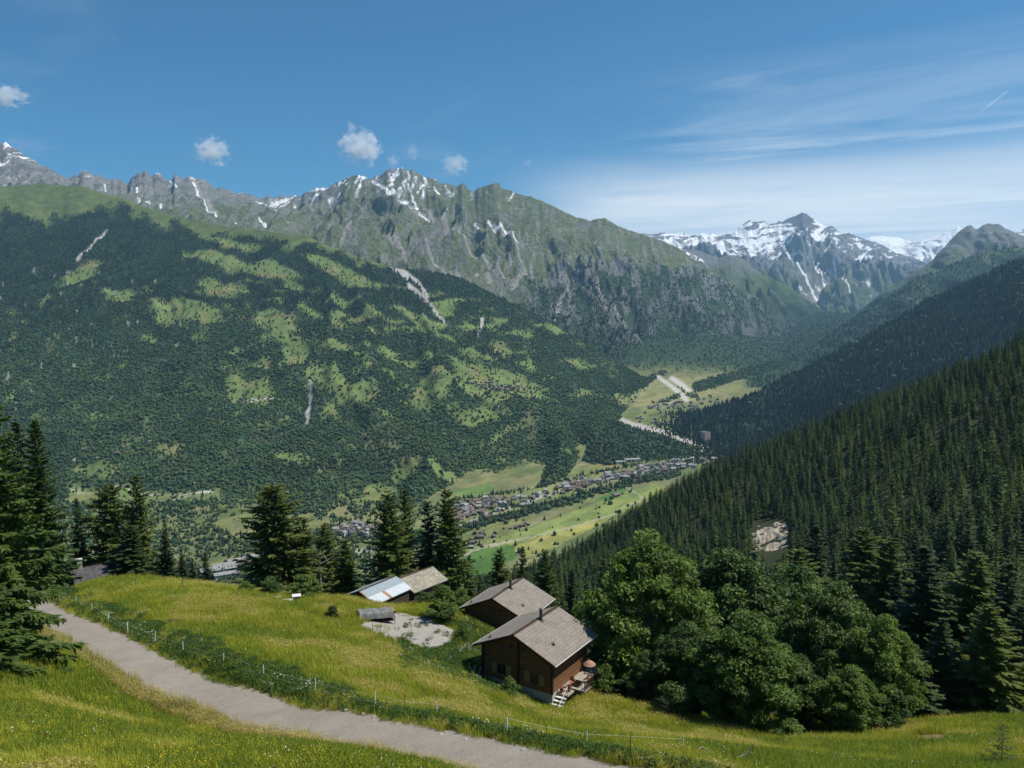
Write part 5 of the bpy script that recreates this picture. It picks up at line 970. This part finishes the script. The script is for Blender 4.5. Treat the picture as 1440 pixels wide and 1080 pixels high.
for i, (px, py, hp, lb) in enumerate(((141,868,20,'thin rusty iron rod between the third and fourth white stakes'),(166,886,20,'rusty iron rod between the fourth and fifth white stakes'),(568,1004,30,'iron rod in the verge between the eleventh and twelfth white stakes'),(767,1044,28,'iron rod between the thirteenth and fourteenth white stakes'),(886,1072,44,'tall dark iron post near the bottom edge below the trees'),(483,985,28,'dark iron rod in the herbs right of the tenth stake'),(411,962,20,'iron rod between the ninth and tenth white stakes'),(284,934,22,'iron rod between the seventh and eighth white stakes'))):
    g = gpt(px, py); o = link('iron_rod', sme_i); o.location = g; o.scale = (1.2, 1.2, hp * g.y / F / 1.2); o.rotation_euler = (random.uniform(-.05, .05), random.uniform(-.08, .08), 0); tag(o, lb, 'iron rod', 'iron rods along the lane')
wire = []
for a, b in zip(SP[:-1], SP[1:]):
    for z in (.95, .5):
        m = (a + b) / 2; wire.append(tube([[a.x, a.y, a.z + z], [m.x, m.y, max(m.z, float(hill_z(m.x, m.y))) + z - .06], [b.x, b.y, b.z + z]], [.003] * 3, 3))
o = mesh_obj('fence_wire', wire, M_STAKE); tag(o, 'thin pale wire strung between the white stakes along the lane', 'wire')
pme = new_mesh('yard_post', *tube([[0, 0, -.3], [.01, 0, .5], [0, 0, 1.0], [0, 0, 1.03]], [.05, .045, .045, .02], 7), 4, None, True, M_POSTW)
for i, (px, py) in enumerate(((547,905),(553,912),(562,918),(571,924),(535,897),(524,889))):
    g = gpt(px, py); o = link('fence_post', pme); o.location = g; o.scale = (1, 1, 1.1); o.rotation_euler = (random.uniform(-.08, .08), random.uniform(-.08, .08), 0)
    tag(o, 'dark wooden post on the uphill edge of the gravel yard', 'fence post', 'dark posts along the gravel yard')
for i, (px, py, lb) in enumerate(((191,826,'wooden post before the dense low spruce'),(257,830,'wooden post before the small spruces on the meadow edge'),(480,1016,''),(1344,1010,'wooden post at the foot of the right spruces'),(1102,1038,'wooden post under the light broadleaf tree'))):
    if not lb: continue
    g = gpt(px, py); o = link('fence_post', pme); o.location = g; o.scale = (1.2, 1.2, 1.3); tag(o, lb, 'fence post')
# stones on the verge of the lane, boulder by the big spruce
k = 0
for px, py, w_ in ((323,946,14),(342,954,16),(290,938,8),(305,941,9),(368,964,8),(385,966,7),(396,972,10),(402,974,6),(412,976,9),(425,980,8),(434,984,10),(450,989,9),(462,992,12),(474,995,10),(488,999,13),(500,1001,8),(512,1005,10),(527,1008,12),(545,1012,7),(560,1018,9),(585,1022,8),(620,1033,7),(655,1040,8),(735,1055,7)):
    g = gpt(px, py); o = link('stone', STN[k % 4]); k += 1; s = w_ * g.y / F / 2; o.location = (g.x, g.y, g.z + s * .1); o.scale = (s, s * random.uniform(.7, 1), s * random.uniform(.5, .9)); o.rotation_euler = (0, 0, random.random() * 6); tag(o, 'pale limestone lying on the edge of the asphalt lane', 'stone', 'stones along the lane edge')
g = gpt(34, 920); o = link('boulder', STN[1]); o.location = (g.x, g.y, g.z + .2); o.scale = (1.1, .8, .9); tag(o, 'pale grey boulder in the grass under the big left spruce', 'boulder')
# dead branch with orange ribbons, bottom
g = gpt(1028, 1076); t = empty('fallen_branch', g, 0); tag(t, 'bleached fallen branch leaning beside orange ribbons near the bottom edge', 'branch')
mesh_obj('wood', [tube([[0, 0, 0], [.5, .2, .35], [.9, .3, .45], [1.2, .3, .9], [1.25, .3, 1.1]], [.05, .045, .04, .03, .012], 7), tube([[.9, .3, .45], [1.3, .1, .6]], [.025, .008], 5), tube([[-2.1, 0, .5], [-1.5, .1, .95], [-.9, 0, .6]], [.03, .035, .03], 6)], M_OLDWOOD, t, True)
M_ORA = mat_simple('orange_ribbon', (.55, .16, .04), .6, .2); mesh_obj('ribbon', [boxq(1.2, 1.24, .28, .32, .55, 1.0)], M_ORA, t); mesh_obj('ribbon', [boxq(-1.5, -1.46, .08, .12, .1, .9)], M_ORA, t); mesh_obj('ribbon', [boxq(-2.15, -2.11, 0, .04, .1, .6)], M_ORA, t)
# terrace clutter of the front chalet: parasol, table, chairs, planter
def onM(x, y, z): return (M1 @ Vector((x, y, z)))
rzM = M1.to_euler().z; ww = fr1['ww']
M_PAR = mat_simple('salmon_canvas', (.34, .2, .15), .85, .12); M_TERR = mat_simple('terracotta', (.38, .15, .08), .85, .2)
t = empty('parasol', onM(ww + 1.5, 6.4, -5.775), rzM); tag(t, 'small salmon coloured open parasol on the chalet terrace', 'parasol'); mesh_obj('pole', [tube([[0, 0, 0], [0, 0, 2.0]], [.03, .025], 8)], M_WHITEW, t)
th = np.linspace(0, 2 * math.pi, 17)[:-1]; rr = np.array([.68, .38, .02]); zc = np.array([1.45, 1.75, 1.95]); Pc = np.stack([rr[:, None] * np.cos(th) * (1 + .06 * np.cos(th * 8)), rr[:, None] * np.sin(th), zc[:, None] - .1 * (rr[:, None] > 1) * (np.cos(th * 8) > 0)], -1); f_ = grid_faces(3, 16); f2 = np.arange(2) * 16 + 15; cn = link('canopy', new_mesh('canopy', Pc, np.concatenate([f_, np.stack([f2, f2 - 15, f2 + 1, f2 + 16], -1)]), 4, None, False, M_PAR), t); sm = cn.modifiers.new('s', 'SOLIDIFY'); sm.thickness = .02
t = empty('garden_table', onM(ww + 1.4, 4.6, -5.775), rzM); tag(t, 'pale wooden table on the chalet terrace in front of the parasol', 'table'); mesh_obj('tabletop', [boxq(-.5, .5, -.8, .8, .7, .75)], M_OLDWOOD, t)
for x in (-.42, .42):
    for y in (-.7, .7): mesh_obj('leg', [boxq(x - .03, x + .03, y - .03, y + .03, 0, .698)], M_OLDWOOD, t)
for j, (x, y, r_, lb) in enumerate(((ww + .8, 3.7, .4, 'terracotta coloured chair nearest the steps on the terrace'), (ww + 2.1, 5.5, 2.2, 'terracotta coloured chair by the terrace railing'))):
    t = empty('chair', onM(x, y, -5.775), rzM + r_); tag(t, lb, 'chair', 'chairs on the terrace'); mesh_obj('seat', [boxq(-.23, .23, -.23, .23, .42, .47)], M_TERR, t); mesh_obj('backrest', [boxq(-.23, .23, .2, .24, .472, .95)], M_TERR, t)
    for a in (-.2, .2):
        for b in (-.2, .2): mesh_obj('leg', [boxq(a - .02, a + .02, b - .02, b + .02, 0, .418)], M_TERR, t)
for j, (x, y, lb) in enumerate(((ww + .45, 2.05, 'terracotta pot of red flowers at the top of the chalet steps'), (ww + 1.0, 2.7, 'flower pot behind the first one on the chalet landing'))):
    t = empty('flower_pot', onM(x, y, -5.948), 0); tag(t, lb, 'flower pot'); mesh_obj('pot', [tube([[0, 0, 0], [0, 0, .3], [0, 0, .32], [0, 0, .28]], [.15, .22, .23, .05], 12)], M_TERR, t)
    link('plant', template('pot_plant', [(rad_grass(40, .45, .16, .03, j, .7), M_LEAF2), (flower_heads(40, .42, .28, .05, j), mat_simple('red_petals', (.45, .05, .04), .7, .2, bump=0))]), t).location = (0, 0, .26)
# boards and a white tub by the front wall
g = gpt(690, 972)
for j, (x, y, rz_j, tilt, lb) in enumerate(((-3.6, -.9, .2, .0, 'white tub lying at the foot of the front chalet wall'),)):
    t = empty('trough', onM(-3.1, -.55, -6.35), rzM + .1); tag(t, lb, 'trough'); mesh_obj('basin', [boxq(-.75, .75, -.3, .3, 0, .06), boxq(-.75, .75, -.34, -.302, 0, .42), boxq(-.75, .75, .302, .34, 0, .42), boxq(-.79, -.752, -.34, .34, 0, .42), boxq(.752, .79, -.34, .34, 0, .42)], M_CONC, t, bevel=.01)
for j in range(3):
    o = mesh_obj('board', [boxq(-.12, .12, -.03, .03, -.2, 1.7)], M_OLDWOOD); p = onM(-4.4 - .3 * j, -.5 - .15 * j, -6.4); o.location = (p.x, p.y, float(hill_z(p.x, p.y))); o.rotation_euler = (-.95, .25 * (j - 1), rzM + .4 * j); tag(o, 'grey weathered board leaning by the left corner of the front chalet', 'board', 'boards at the chalet corner')
# pale vehicle glimpsed through the trees at right
g = at(1356, 105)
# ============================================================ VILLAGES IN THE VALLEY
def on_layer(L, px, py):
    d = (L.qx - px)**2 + (L.qy - py)**2 + (L.T > 1.0) * 1e6; return Vector(L.P.reshape(-1, 3)[np.argmin(d)].tolist())
VW = [mat_simple('far_white_wall', (.46, .44, .40), .9, .12, .3, .1, 0), mat_simple('far_timber_wall', (.11, .08, .06), .9, .2, .3, .1, 0), mat_simple('far_cream_wall', (.38, .34, .27), .9, .12, .3, .1, 0)]
VR = [mat_simple('far_slate_roof', (.13, .13, .135), .8, .2, .3, .2, 0), mat_simple('far_brown_roof', (.15, .115, .095), .8, .2, .3, .2, 0), mat_simple('far_pale_roof', (.25, .24, .235), .8, .2, .3, .2, 0)]
def vhouse(w_, l_, h_, rh, wall, roofm, ov=.9):
    a = boxq(-w_/2, w_/2, -l_/2, l_/2, -4, h_); g_ = prismq([(-w_/2, h_), (w_/2, h_), (0, h_ + rh), (0, h_ + rh)], -l_/2, l_/2)
    k = rh / (w_/2); r_ = [prismq([(0, h_ + rh + .5), (w_/2 + ov, h_ - ov * k + .5), (w_/2 + ov, h_ - ov * k + .1), (0, h_ + rh + .1)], -l_/2 - ov, l_/2 + ov), prismq([(0, h_ + rh + .5), (0, h_ + rh + .1), (-w_/2 - ov, h_ - ov * k + .1), (-w_/2 - ov, h_ - ov * k + .5)], -l_/2 - ov, l_/2 + ov)]
    wn_ = [boxq(-w_/2 - .06, -w_/2 - .01, -l_/2 + 1.2 + 2.6 * i, -l_/2 + 2.4 + 2.6 * i, z, z + 1.3) for i in range(int(l_ // 2.6)) for z in (1.2, 4.0) if z + 1.5 < h_] + [boxq(-w_/2 + 1.2 + 2.6 * i, -w_/2 + 2.4 + 2.6 * i, -l_/2 - .06, -l_/2 - .01, z, z + 1.3) for i in range(int(w_ // 2.6)) for z in (1.2, 4.0) if z + 1.5 < h_]
    V, Fq = join([a, g_] + r_ + wn_); n0 = len(a[1]) + len(g_[1]); n1 = n0 + sum(len(q[1]) for q in r_); n2 = len(Fq)
    return new_mesh('house', V, Fq, 4, None, False, None, mats=[wall, roofm, M_GLASS], midx=[0] * n0 + [1] * (n1 - n0) + [2] * (n2 - n1))
VH = [vhouse(10, 12, 6, 3, VW[0], VR[0]), vhouse(9, 11, 5.5, 3, VW[1], VR[1]), vhouse(11, 14, 7.5, 3.2, VW[2], VR[1]), vhouse(9, 10, 6, 2.8, VW[0], VR[1]), vhouse(8, 9, 5, 2.6, VW[1], VR[0]), vhouse(12, 15, 9, 3.2, VW[0], VR[2]), vhouse(9, 12, 5, 2.6, VW[1], VR[2])]
VG = np.random.default_rng(77); HOUSES = []
def village(n, line, spread, label, group, kinds, s0=1., layer=None, ang=0.):
    done = []; tries = 0
    while len(done) < n and tries < n * 30:
        tries += 1; t = VG.random() * (len(line) - 1); i = int(t); f_ = t - i; px = line[i][0] * (1 - f_) + line[i + 1][0] * f_ + VG.normal() * spread[0]; py = line[i][1] * (1 - f_) + line[i + 1][1] * f_ + VG.normal() * spread[1]
        P = on_layer(layer, px, py) if layer is not None else Vector(valley_hit(np.array([px]), np.array([py]))[0].tolist())
        if any((P.x - q.x)**2 + (P.y - q.y)**2 < (13 * s0)**2 for q in done): continue
        done.append(P); o = link('village_house', VH[kinds[VG.integers(len(kinds))]]); o.location = P; s = s0 * VG.uniform(.85, 1.25); o.scale = (s, s, s); o.rotation_euler = (0, 0, ang + VG.normal() * .35 + (1.57 if VG.random() < .4 else 0)); tag(o, label, 'house', group)
village(46, [(668,541),(690,545),(712,548),(728,545)], (5, 2.4), 'tiny house in the village perched on the meadow shelf of the forested mountainside', 'houses of the shelf village', [0, 1, 1, 4, 3, 6], .95, A)
village(52, [(915,574),(930,568),(955,570),(975,575),(1005,563)], (7, 3.5), 'tiny house in the village highest up the valley below the wide dry meadow', 'houses of the upper village', [0, 1, 4, 3, 0, 6], 1.0)
village(16, [(900,588),(930,597),(950,590)], (7, 3), 'tiny house in the hamlet beside the pale gravel bed, just below the upper village', 'houses by the gravel bed', [1, 4, 0, 6], 1.)
village(95, [(795,686),(830,678),(865,672),(890,668),(925,662),(955,656),(1000,650)], (9, 2.6), 'small house in the long village strung along the far end of the valley floor', 'houses of the long valley village', [0, 2, 3, 5, 1, 6, 0], 1.0)
village(20, [(720,704),(760,697),(800,690)], (9, 2), 'small house along the valley road between the two larger villages', 'houses along the valley road', [0, 1, 3, 5], .95)
village(62, [(640,728),(660,716),(680,712),(700,708),(655,722)], (9, 4), 'small house in the village visible just right of the old barn larches', 'houses of the near valley village', [0, 2, 3, 5, 1, 6], .95)
village(26, [(480,746),(500,745),(525,750)], (9, 4), 'grey roofed house of the valley town seen between the big pine and the larches', 'houses of the town behind the larches', [5, 0, 2, 5], .95)
village(14, [(660,768),(672,758),(690,752)], (6, 3), 'farm building at the lower left corner of the flat fields', 'farm buildings at the field corner', [1, 4, 6, 1], .8)
village(7, [(718,744),(742,738)], (3, 1), 'small dark barn in the middle of the flat fields near the round tree', 'barns in the middle of the fields', [1, 4, 1], .7)
village(9, [(120,640),(165,625),(210,620),(270,690),(130,690)], (14, 6), 'lone farmhouse among the small meadows at the foot of the forested mountainside', 'farmhouses at the mountain foot', [0, 1, 4, 3], 1., A)
village(8, [(240,440),(320,440),(390,470),(430,510)], (20, 12), 'lone hut on a high clearing of the forested mountainside', 'huts on the high clearings', [1, 4, 6], .9, A)
def single(px, py, mesh, sc, rz, label, cat='building', name='building'):
    P = valley_hit(np.array([px]), np.array([py]))[0]; o = link(name, mesh); o.location = P; o.scale = sc if hasattr(sc, '__len__') else (sc,) * 3; o.rotation_euler = (0, 0, rz); return tag(o, label, cat)
single(866, 698, VH[1], (1.5, 2.0, 1.1), -.9, 'large dark barn standing alone on the green upper field', 'barn', 'barn'); single(738, 711, VH[6], (1.3, 2.6, 1.), -1.2, 'long dark roofed barn beside the row of riverside trees', 'barn', 'barn'); single(888, 649, VH[5], (1.2, 3.6, .9), -1.3, 'long pale farm hall at the foot of the wooded knoll', 'hall', 'farm_hall'); single(872, 652, VH[5], (1., 2., .8), -1.3, 'shorter pale hall left of the long farm hall', 'hall', 'farm_hall')
for i, (px, py, a, b, lb) in enumerate(((308,804,2.2,4.5,'long grey industrial hall left of the railway yard beyond the meadow'),(326,797,1.8,4.8,'grey industrial hall in the middle of the railway yard'),(345,790,1.6,4.5,'pale industrial hall at the right of the railway yard'),(358,785,1.3,3.,'last small hall of the railway yard beside the big pine'),(318,811,1.6,3.,'lowest hall of the railway yard nearest the meadow'))): single(px, py, VH[5], (a, b, .9), -1.05, lb, 'hall', 'industrial_hall')
single(992, 624, vhouse(26, 22, 42, 2, mat_simple('far_pink_wall', (.36, .27, .25), .9, .2, .2, .1, 0), VR[1], .2), (1, 1, 1), .5, 'tall pinkish block building in the pale gravel pit of the valley', 'building', 'tower_block')
# ============================================================ GRASS, HERBS AND FLOWERS
def mat_grass(name, col, var=.3, trans=.42):
    t = NT(name); oi = t.new('ShaderNodeObjectInfo'); k = t.ramp(oi.outputs['Random'], [(0, tuple(c * (1 - var) for c in col)), (.5, col), (1, tuple(c * (1 + var) for c in col))])
    t.base(k, .55, .25); tr = t.new('ShaderNodeBsdfTranslucent'); t.l(k, tr.inputs['Color']); ms = t.new('ShaderNodeMixShader'); ms.inputs[0].default_value = trans; t.l(t.b.outputs[0], ms.inputs[1]); t.l(tr.outputs[0], ms.inputs[2]); t.l(ms.outputs[0], t.n['Material Output'].inputs['Surface']); return t.m
G_GREEN = mat_grass('green_grass', (.15, .245, .03)); G_LIME = mat_grass('lime_grass', (.34, .37, .035)); G_GOLD = mat_grass('golden_grass', (.45, .45, .052)); G_DARK = mat_grass('dark_herbs', (.065, .125, .026)); G_SEED = mat_grass('seed_heads', (.46, .38, .12))
F_YEL = mat_grass('yellow_petals', (.62, .46, .02), .15, .1); F_WHI = mat_grass('white_umbels', (.66, .66, .58), .1, .1)
rg = rad_grass
TF = [template('tuft', [(rg(34, .42, .42, .013, 1), G_GREEN), (rg(12, .5, .42, .012, 2), G_LIME)]), template('tuft', [(rg(34, .45, .42, .013, 3), G_LIME), (rg(10, .5, .4, .012, 4), G_GREEN)]), template('tuft', [(rg(20, .45, .42, .013, 5), G_LIME), (rg(22, .6, .45, .010, 6, .3), G_GOLD)]),
      template('tuft', [(rg(12, .45, .42, .013, 7), G_LIME), (rg(30, .62, .45, .010, 8, .3), G_GOLD), (flower_heads(16, .6, .45, .028, 8), G_SEED)]),
      template('tuft', [(rg(30, .4, .42, .013, 9), G_LIME), (flower_heads(11, .42, .45, .018, 9), F_YEL)]), template('tuft', [(rg(30, .4, .42, .013, 11), G_GREEN), (flower_heads(7, .45, .45, .024, 10), F_WHI)]),
      template('tuft', [(leaf_q(.38, .40, 12, 9, 16, .05, .0, .15)[0], G_DARK), (rg(12, .5, .4, .014, 13), G_GREEN)]), template('tuft', [(leaf_q(.4, .38, 14, 8, 16, .05, .0, .15)[0], G_DARK), (flower_heads(9, .55, .3, .03, 14), F_WHI)]),
      template('tuft', [(rg(16, .8, .3, .008, 15, .25), G_SEED), (flower_heads(18, .82, .3, .022, 15), G_SEED), (rg(14, .5, .3, .012, 16), G_GREEN)])]
GG = np.random.default_rng(99); n_ = 230000
r_ = np.exp(GG.uniform(math.log(19), math.log(128), n_)); a_ = GG.uniform(-.68, .66, n_); gx, gy = np.sin(a_) * r_, np.cos(a_) * r_; gz = hill_z(gx, gy); px_, py_ = proj(np.stack([gx, gy, gz], -1)); rd = road_dist(gx, gy)
nn1 = fbm(gx / 5., gy / 5., 4, 12); nn3 = fbm(gx / 16., gy / 16., 3, 15); nn2 = fbm(gx / 2.2, gy / 2.2, 3, 19)
ok = (rd > np.where(gy + gx > -1e9, 2.15, 0) + nn2 * .5) & (px_ > -90) & (px_ < 1540) & (py_ < 1130) & ~(inpoly(px_ + nn2 * 16, py_ + nn1 * 7, YARD) & (GG.random(n_) > .03)) & ~((px_ > 840) & (py_ < 1010 + nn1 * 12) & (r_ > 80)) & ~((polydist(px_ + nn2 * 6, py_ + nn1 * 5, [(1290, 1040), (1330, 1038)])[0] < 7))
def inside(M, q, pad=.3):
    Mi = M.inverted(); c_, s_ = Mi[0][0], Mi[0][1]; lx = Mi[0][0] * gx + Mi[0][1] * gy + Mi[0][3]; ly = Mi[1][0] * gx + Mi[1][1] * gy + Mi[1][3]; return (np.abs(lx) < q['ww'] + pad) & (ly > q['i0'] - pad) & (ly < q['L'] - q['i0'] + pad)
ok &= ~inside(M1, fr1)
idx = np.arange(n_)[ok]; gx, gy, gz, rd, nn1, nn2, nn3, px_, py_, r_ = (q[ok] for q in (gx, gy, gz, rd, nn1, nn2, nn3, px_, py_, r_)); m_ = len(gx); u = GG.random(m_)
far_side = gy + gx * 1.0 > np.interp(gx, RC[::-1][np.argsort(RC[::-1][:, 0])][:, 0], RC[np.argsort(RC[:, 0])][:, 1] + RC[np.argsort(RC[:, 0])][:, 0])
gold = nn1 * .7 + nn3 * .9 + nn2 * .25 + np.where(far_side, .14, -.14) - sst(900, 1100, px_) * .15
k = np.where(gold > .28, np.where(u < .65, 3, 2), np.where(gold > .02, np.where(u < .5, 2, 1), np.where(gold > -.22, np.where(u < .6, 1, 0), 0)))
k = np.where((u > .91) & ~far_side & (nn2 > -.15), 4, k); k = np.where((u > .993) & (gold < .2), 5, k)
verge = far_side & (rd < 6.0 + nn1 * 3.5) & (rd > 2.4); k = np.where(verge & (u < .55), np.where((u < .10) & (nn2 > .22), 7, 6), k); k = np.where((rd < 4.0) & ~far_side & (u < .55), 8, k)
k = np.where(far_side & (rd < 3.1 + nn1) & (GG.random(m_) < .6), -1, k)
wet = (px_ > 560) & (px_ < 700) & (py_ > 870) & (py_ < 985) & (r_ > 68); k = np.where(wet & (u < .6), np.where((u < .05) & (nn2 > .1), 7, 6), k)
sc_ = GG.uniform(.7, 1.25, m_) * np.where(r_ > 60, 1.2, 1.)  * np.where((rd < 3.) & far_side, .75, 1.)
kk = k >= 0; scatter('meadow_grass', TF, np.stack([gx, gy, gz - .02], -1)[kk], GG.uniform(0, 6.28, m_)[kk], sc_[kk], k[kk])
# ============================================================ THE AIR, AND THE CLOUDS ABOVE IT
V = [(x, y, z) for z in (-1150, 2190) for y in (-400, 25000) for x in (-16000, 16000)]
hm = bpy.data.materials.new('haze_air'); hm.use_nodes = True; hn = hm.node_tree; hn.nodes.remove(hn.nodes['Principled BSDF'])
pv = hn.nodes.new('ShaderNodeVolumePrincipled'); pv.inputs['Color'].default_value = (.38, .68, .98, 1); pv.inputs['Density'].default_value = 2.9e-5; pv.inputs['Anisotropy'].default_value = .25
hn.links.new(pv.outputs[0], hn.nodes['Material Output'].inputs['Volume'])
hz = link('haze', new_mesh('haze', V, [0, 2, 3, 1, 4, 5, 7, 6, 0, 1, 5, 4, 2, 6, 7, 3, 0, 4, 6, 2, 1, 3, 7, 5], 4, None, False, hm), kind='stuff')
def cloud(name, px, py, wpx, hpx, label, seed, dens=.006, Y=14500., n=14, skew=0., rot=0.):
    """a small cumulus: a lumpy hull filled with broken vapour"""
    g = np.random.default_rng(seed); c = unproj(px, py, Y); s = Y / F; W, H = wpx * s / 2, hpx * s / 2
    nu_, nv_ = 40, 22; th = np.linspace(0, 2 * math.pi, nu_, endpoint=False)[None]; ph = np.linspace(-math.pi / 2, math.pi / 2, nv_)[:, None]
    d = np.stack([np.cos(ph) * np.cos(th), np.cos(ph) * np.sin(th), np.sin(ph) + 0 * th], -1)
    k = 1.15 + .45 * fbm(d[..., 0] * 1.5 + seed, d[..., 1] * 1.5 + d[..., 2] * 1.7, 3, seed)
    P = d * k[..., None] * np.array([W, min(W, H * 1.4), H]); P[..., 0] += skew * P[..., 2]
    f_ = grid_faces(nv_, nu_); f2 = np.arange(nv_ - 1) * nu_ + nu_ - 1; f_ = np.concatenate([f_, np.stack([f2, f2 - nu_ + 1, f2 + 1, f2 + nu_], -1)])
    m = bpy.data.materials.new('cloud_vapour'); m.use_nodes = True; t = m.node_tree; t.nodes.remove(t.nodes['Principled BSDF'])
    v = t.nodes.new('ShaderNodeVolumePrincipled'); v.inputs['Color'].default_value = (1, 1, 1, 1); v.inputs['Anisotropy'].default_value = .2
    tc_ = t.nodes.new('ShaderNodeTexCoord'); mp = t.nodes.new('ShaderNodeMapping'); mp.inputs['Location'].default_value = (seed * 3.1, 0, 0); mp.inputs['Scale'].default_value = (1 / W, 1 / W, 1 / H); t.links.new(tc_.outputs['Object'], mp.inputs[0])
    nz = t.nodes.new('ShaderNodeTexNoise'); nz.inputs['Scale'].default_value = 2.1; nz.inputs['Detail'].default_value = 6; nz.inputs['Roughness'].default_value = .6; t.links.new(mp.outputs[0], nz.inputs['Vector'])
    ln = t.nodes.new('ShaderNodeVectorMath'); ln.operation = 'LENGTH'; mp2 = t.nodes.new('ShaderNodeMapping'); mp2.inputs['Scale'].default_value = (1 / W, 1 / min(W, H * 1.4), 1 / H); t.links.new(tc_.outputs['Object'], mp2.inputs[0]); t.links.new(mp2.outputs[0], ln.inputs[0])
    def mth(op, a, b):
        q = t.nodes.new('ShaderNodeMath'); q.operation = op
        for i, x in enumerate((a, b)):
            if isinstance(x, (int, float)): q.inputs[i].default_value = x
            else: t.links.new(x, q.inputs[i])
        return q.outputs[0]
    e = mth('SUBTRACT', mth('MULTIPLY', nz.outputs['Fac'], 3.6), mth('ADD', mth('MULTIPLY', ln.outputs['Value'], 1.0), 1.02))
    mr = t.nodes.new('ShaderNodeMapRange'); mr.inputs[1].default_value = 0; mr.inputs[2].default_value = .45; mr.inputs[3].default_value = 0; mr.inputs[4].default_value = dens; t.links.new(e, mr.inputs[0]); t.links.new(mr.outputs[0], v.inputs['Density'])
    t.links.new(v.outputs[0], t.nodes['Material Output'].inputs['Volume'])
    o = link('cloud', new_mesh(name, P, f_, 4, None, True, m)); o.location = c; o.rotation_euler = (0, rot, 0); return tag(o, label, 'cloud')
cloud('cloud', 8, 136, 62, 32, 'small white cloud cut off by the left edge of the sky', 3)
cloud('cloud', 297, 213, 50, 42, 'compact white puffy cloud alone above the left rocky ridge', 8)
cloud('cloud', 506, 207, 58, 56, 'largest white puffy cloud, upper left of the snowy summit', 12, skew=-.3)
cloud('cloud', 553, 228, 20, 22, 'tiny pale cloud tuft touching the snow streaked summit', 17, .003, 15500)
cloud('cloud', 580, 214, 22, 26, 'tiny faint cloud shred just right of the summit', 21, .002, 15500)
cloud('cloud', 640, 231, 44, 32, 'thin ragged white cloud to the right of the snowy summit', 26, .003, 15500)
cloud('cloud', 742, 229, 16, 14, 'faintest speck of cloud above the smooth green crest', 33, .0015, 15500)
cloud('contrail', 1400, 141, 74, 3.2, 'short straight white contrail high at the right edge of the sky', 41, .012, 15500, rot=-.66)
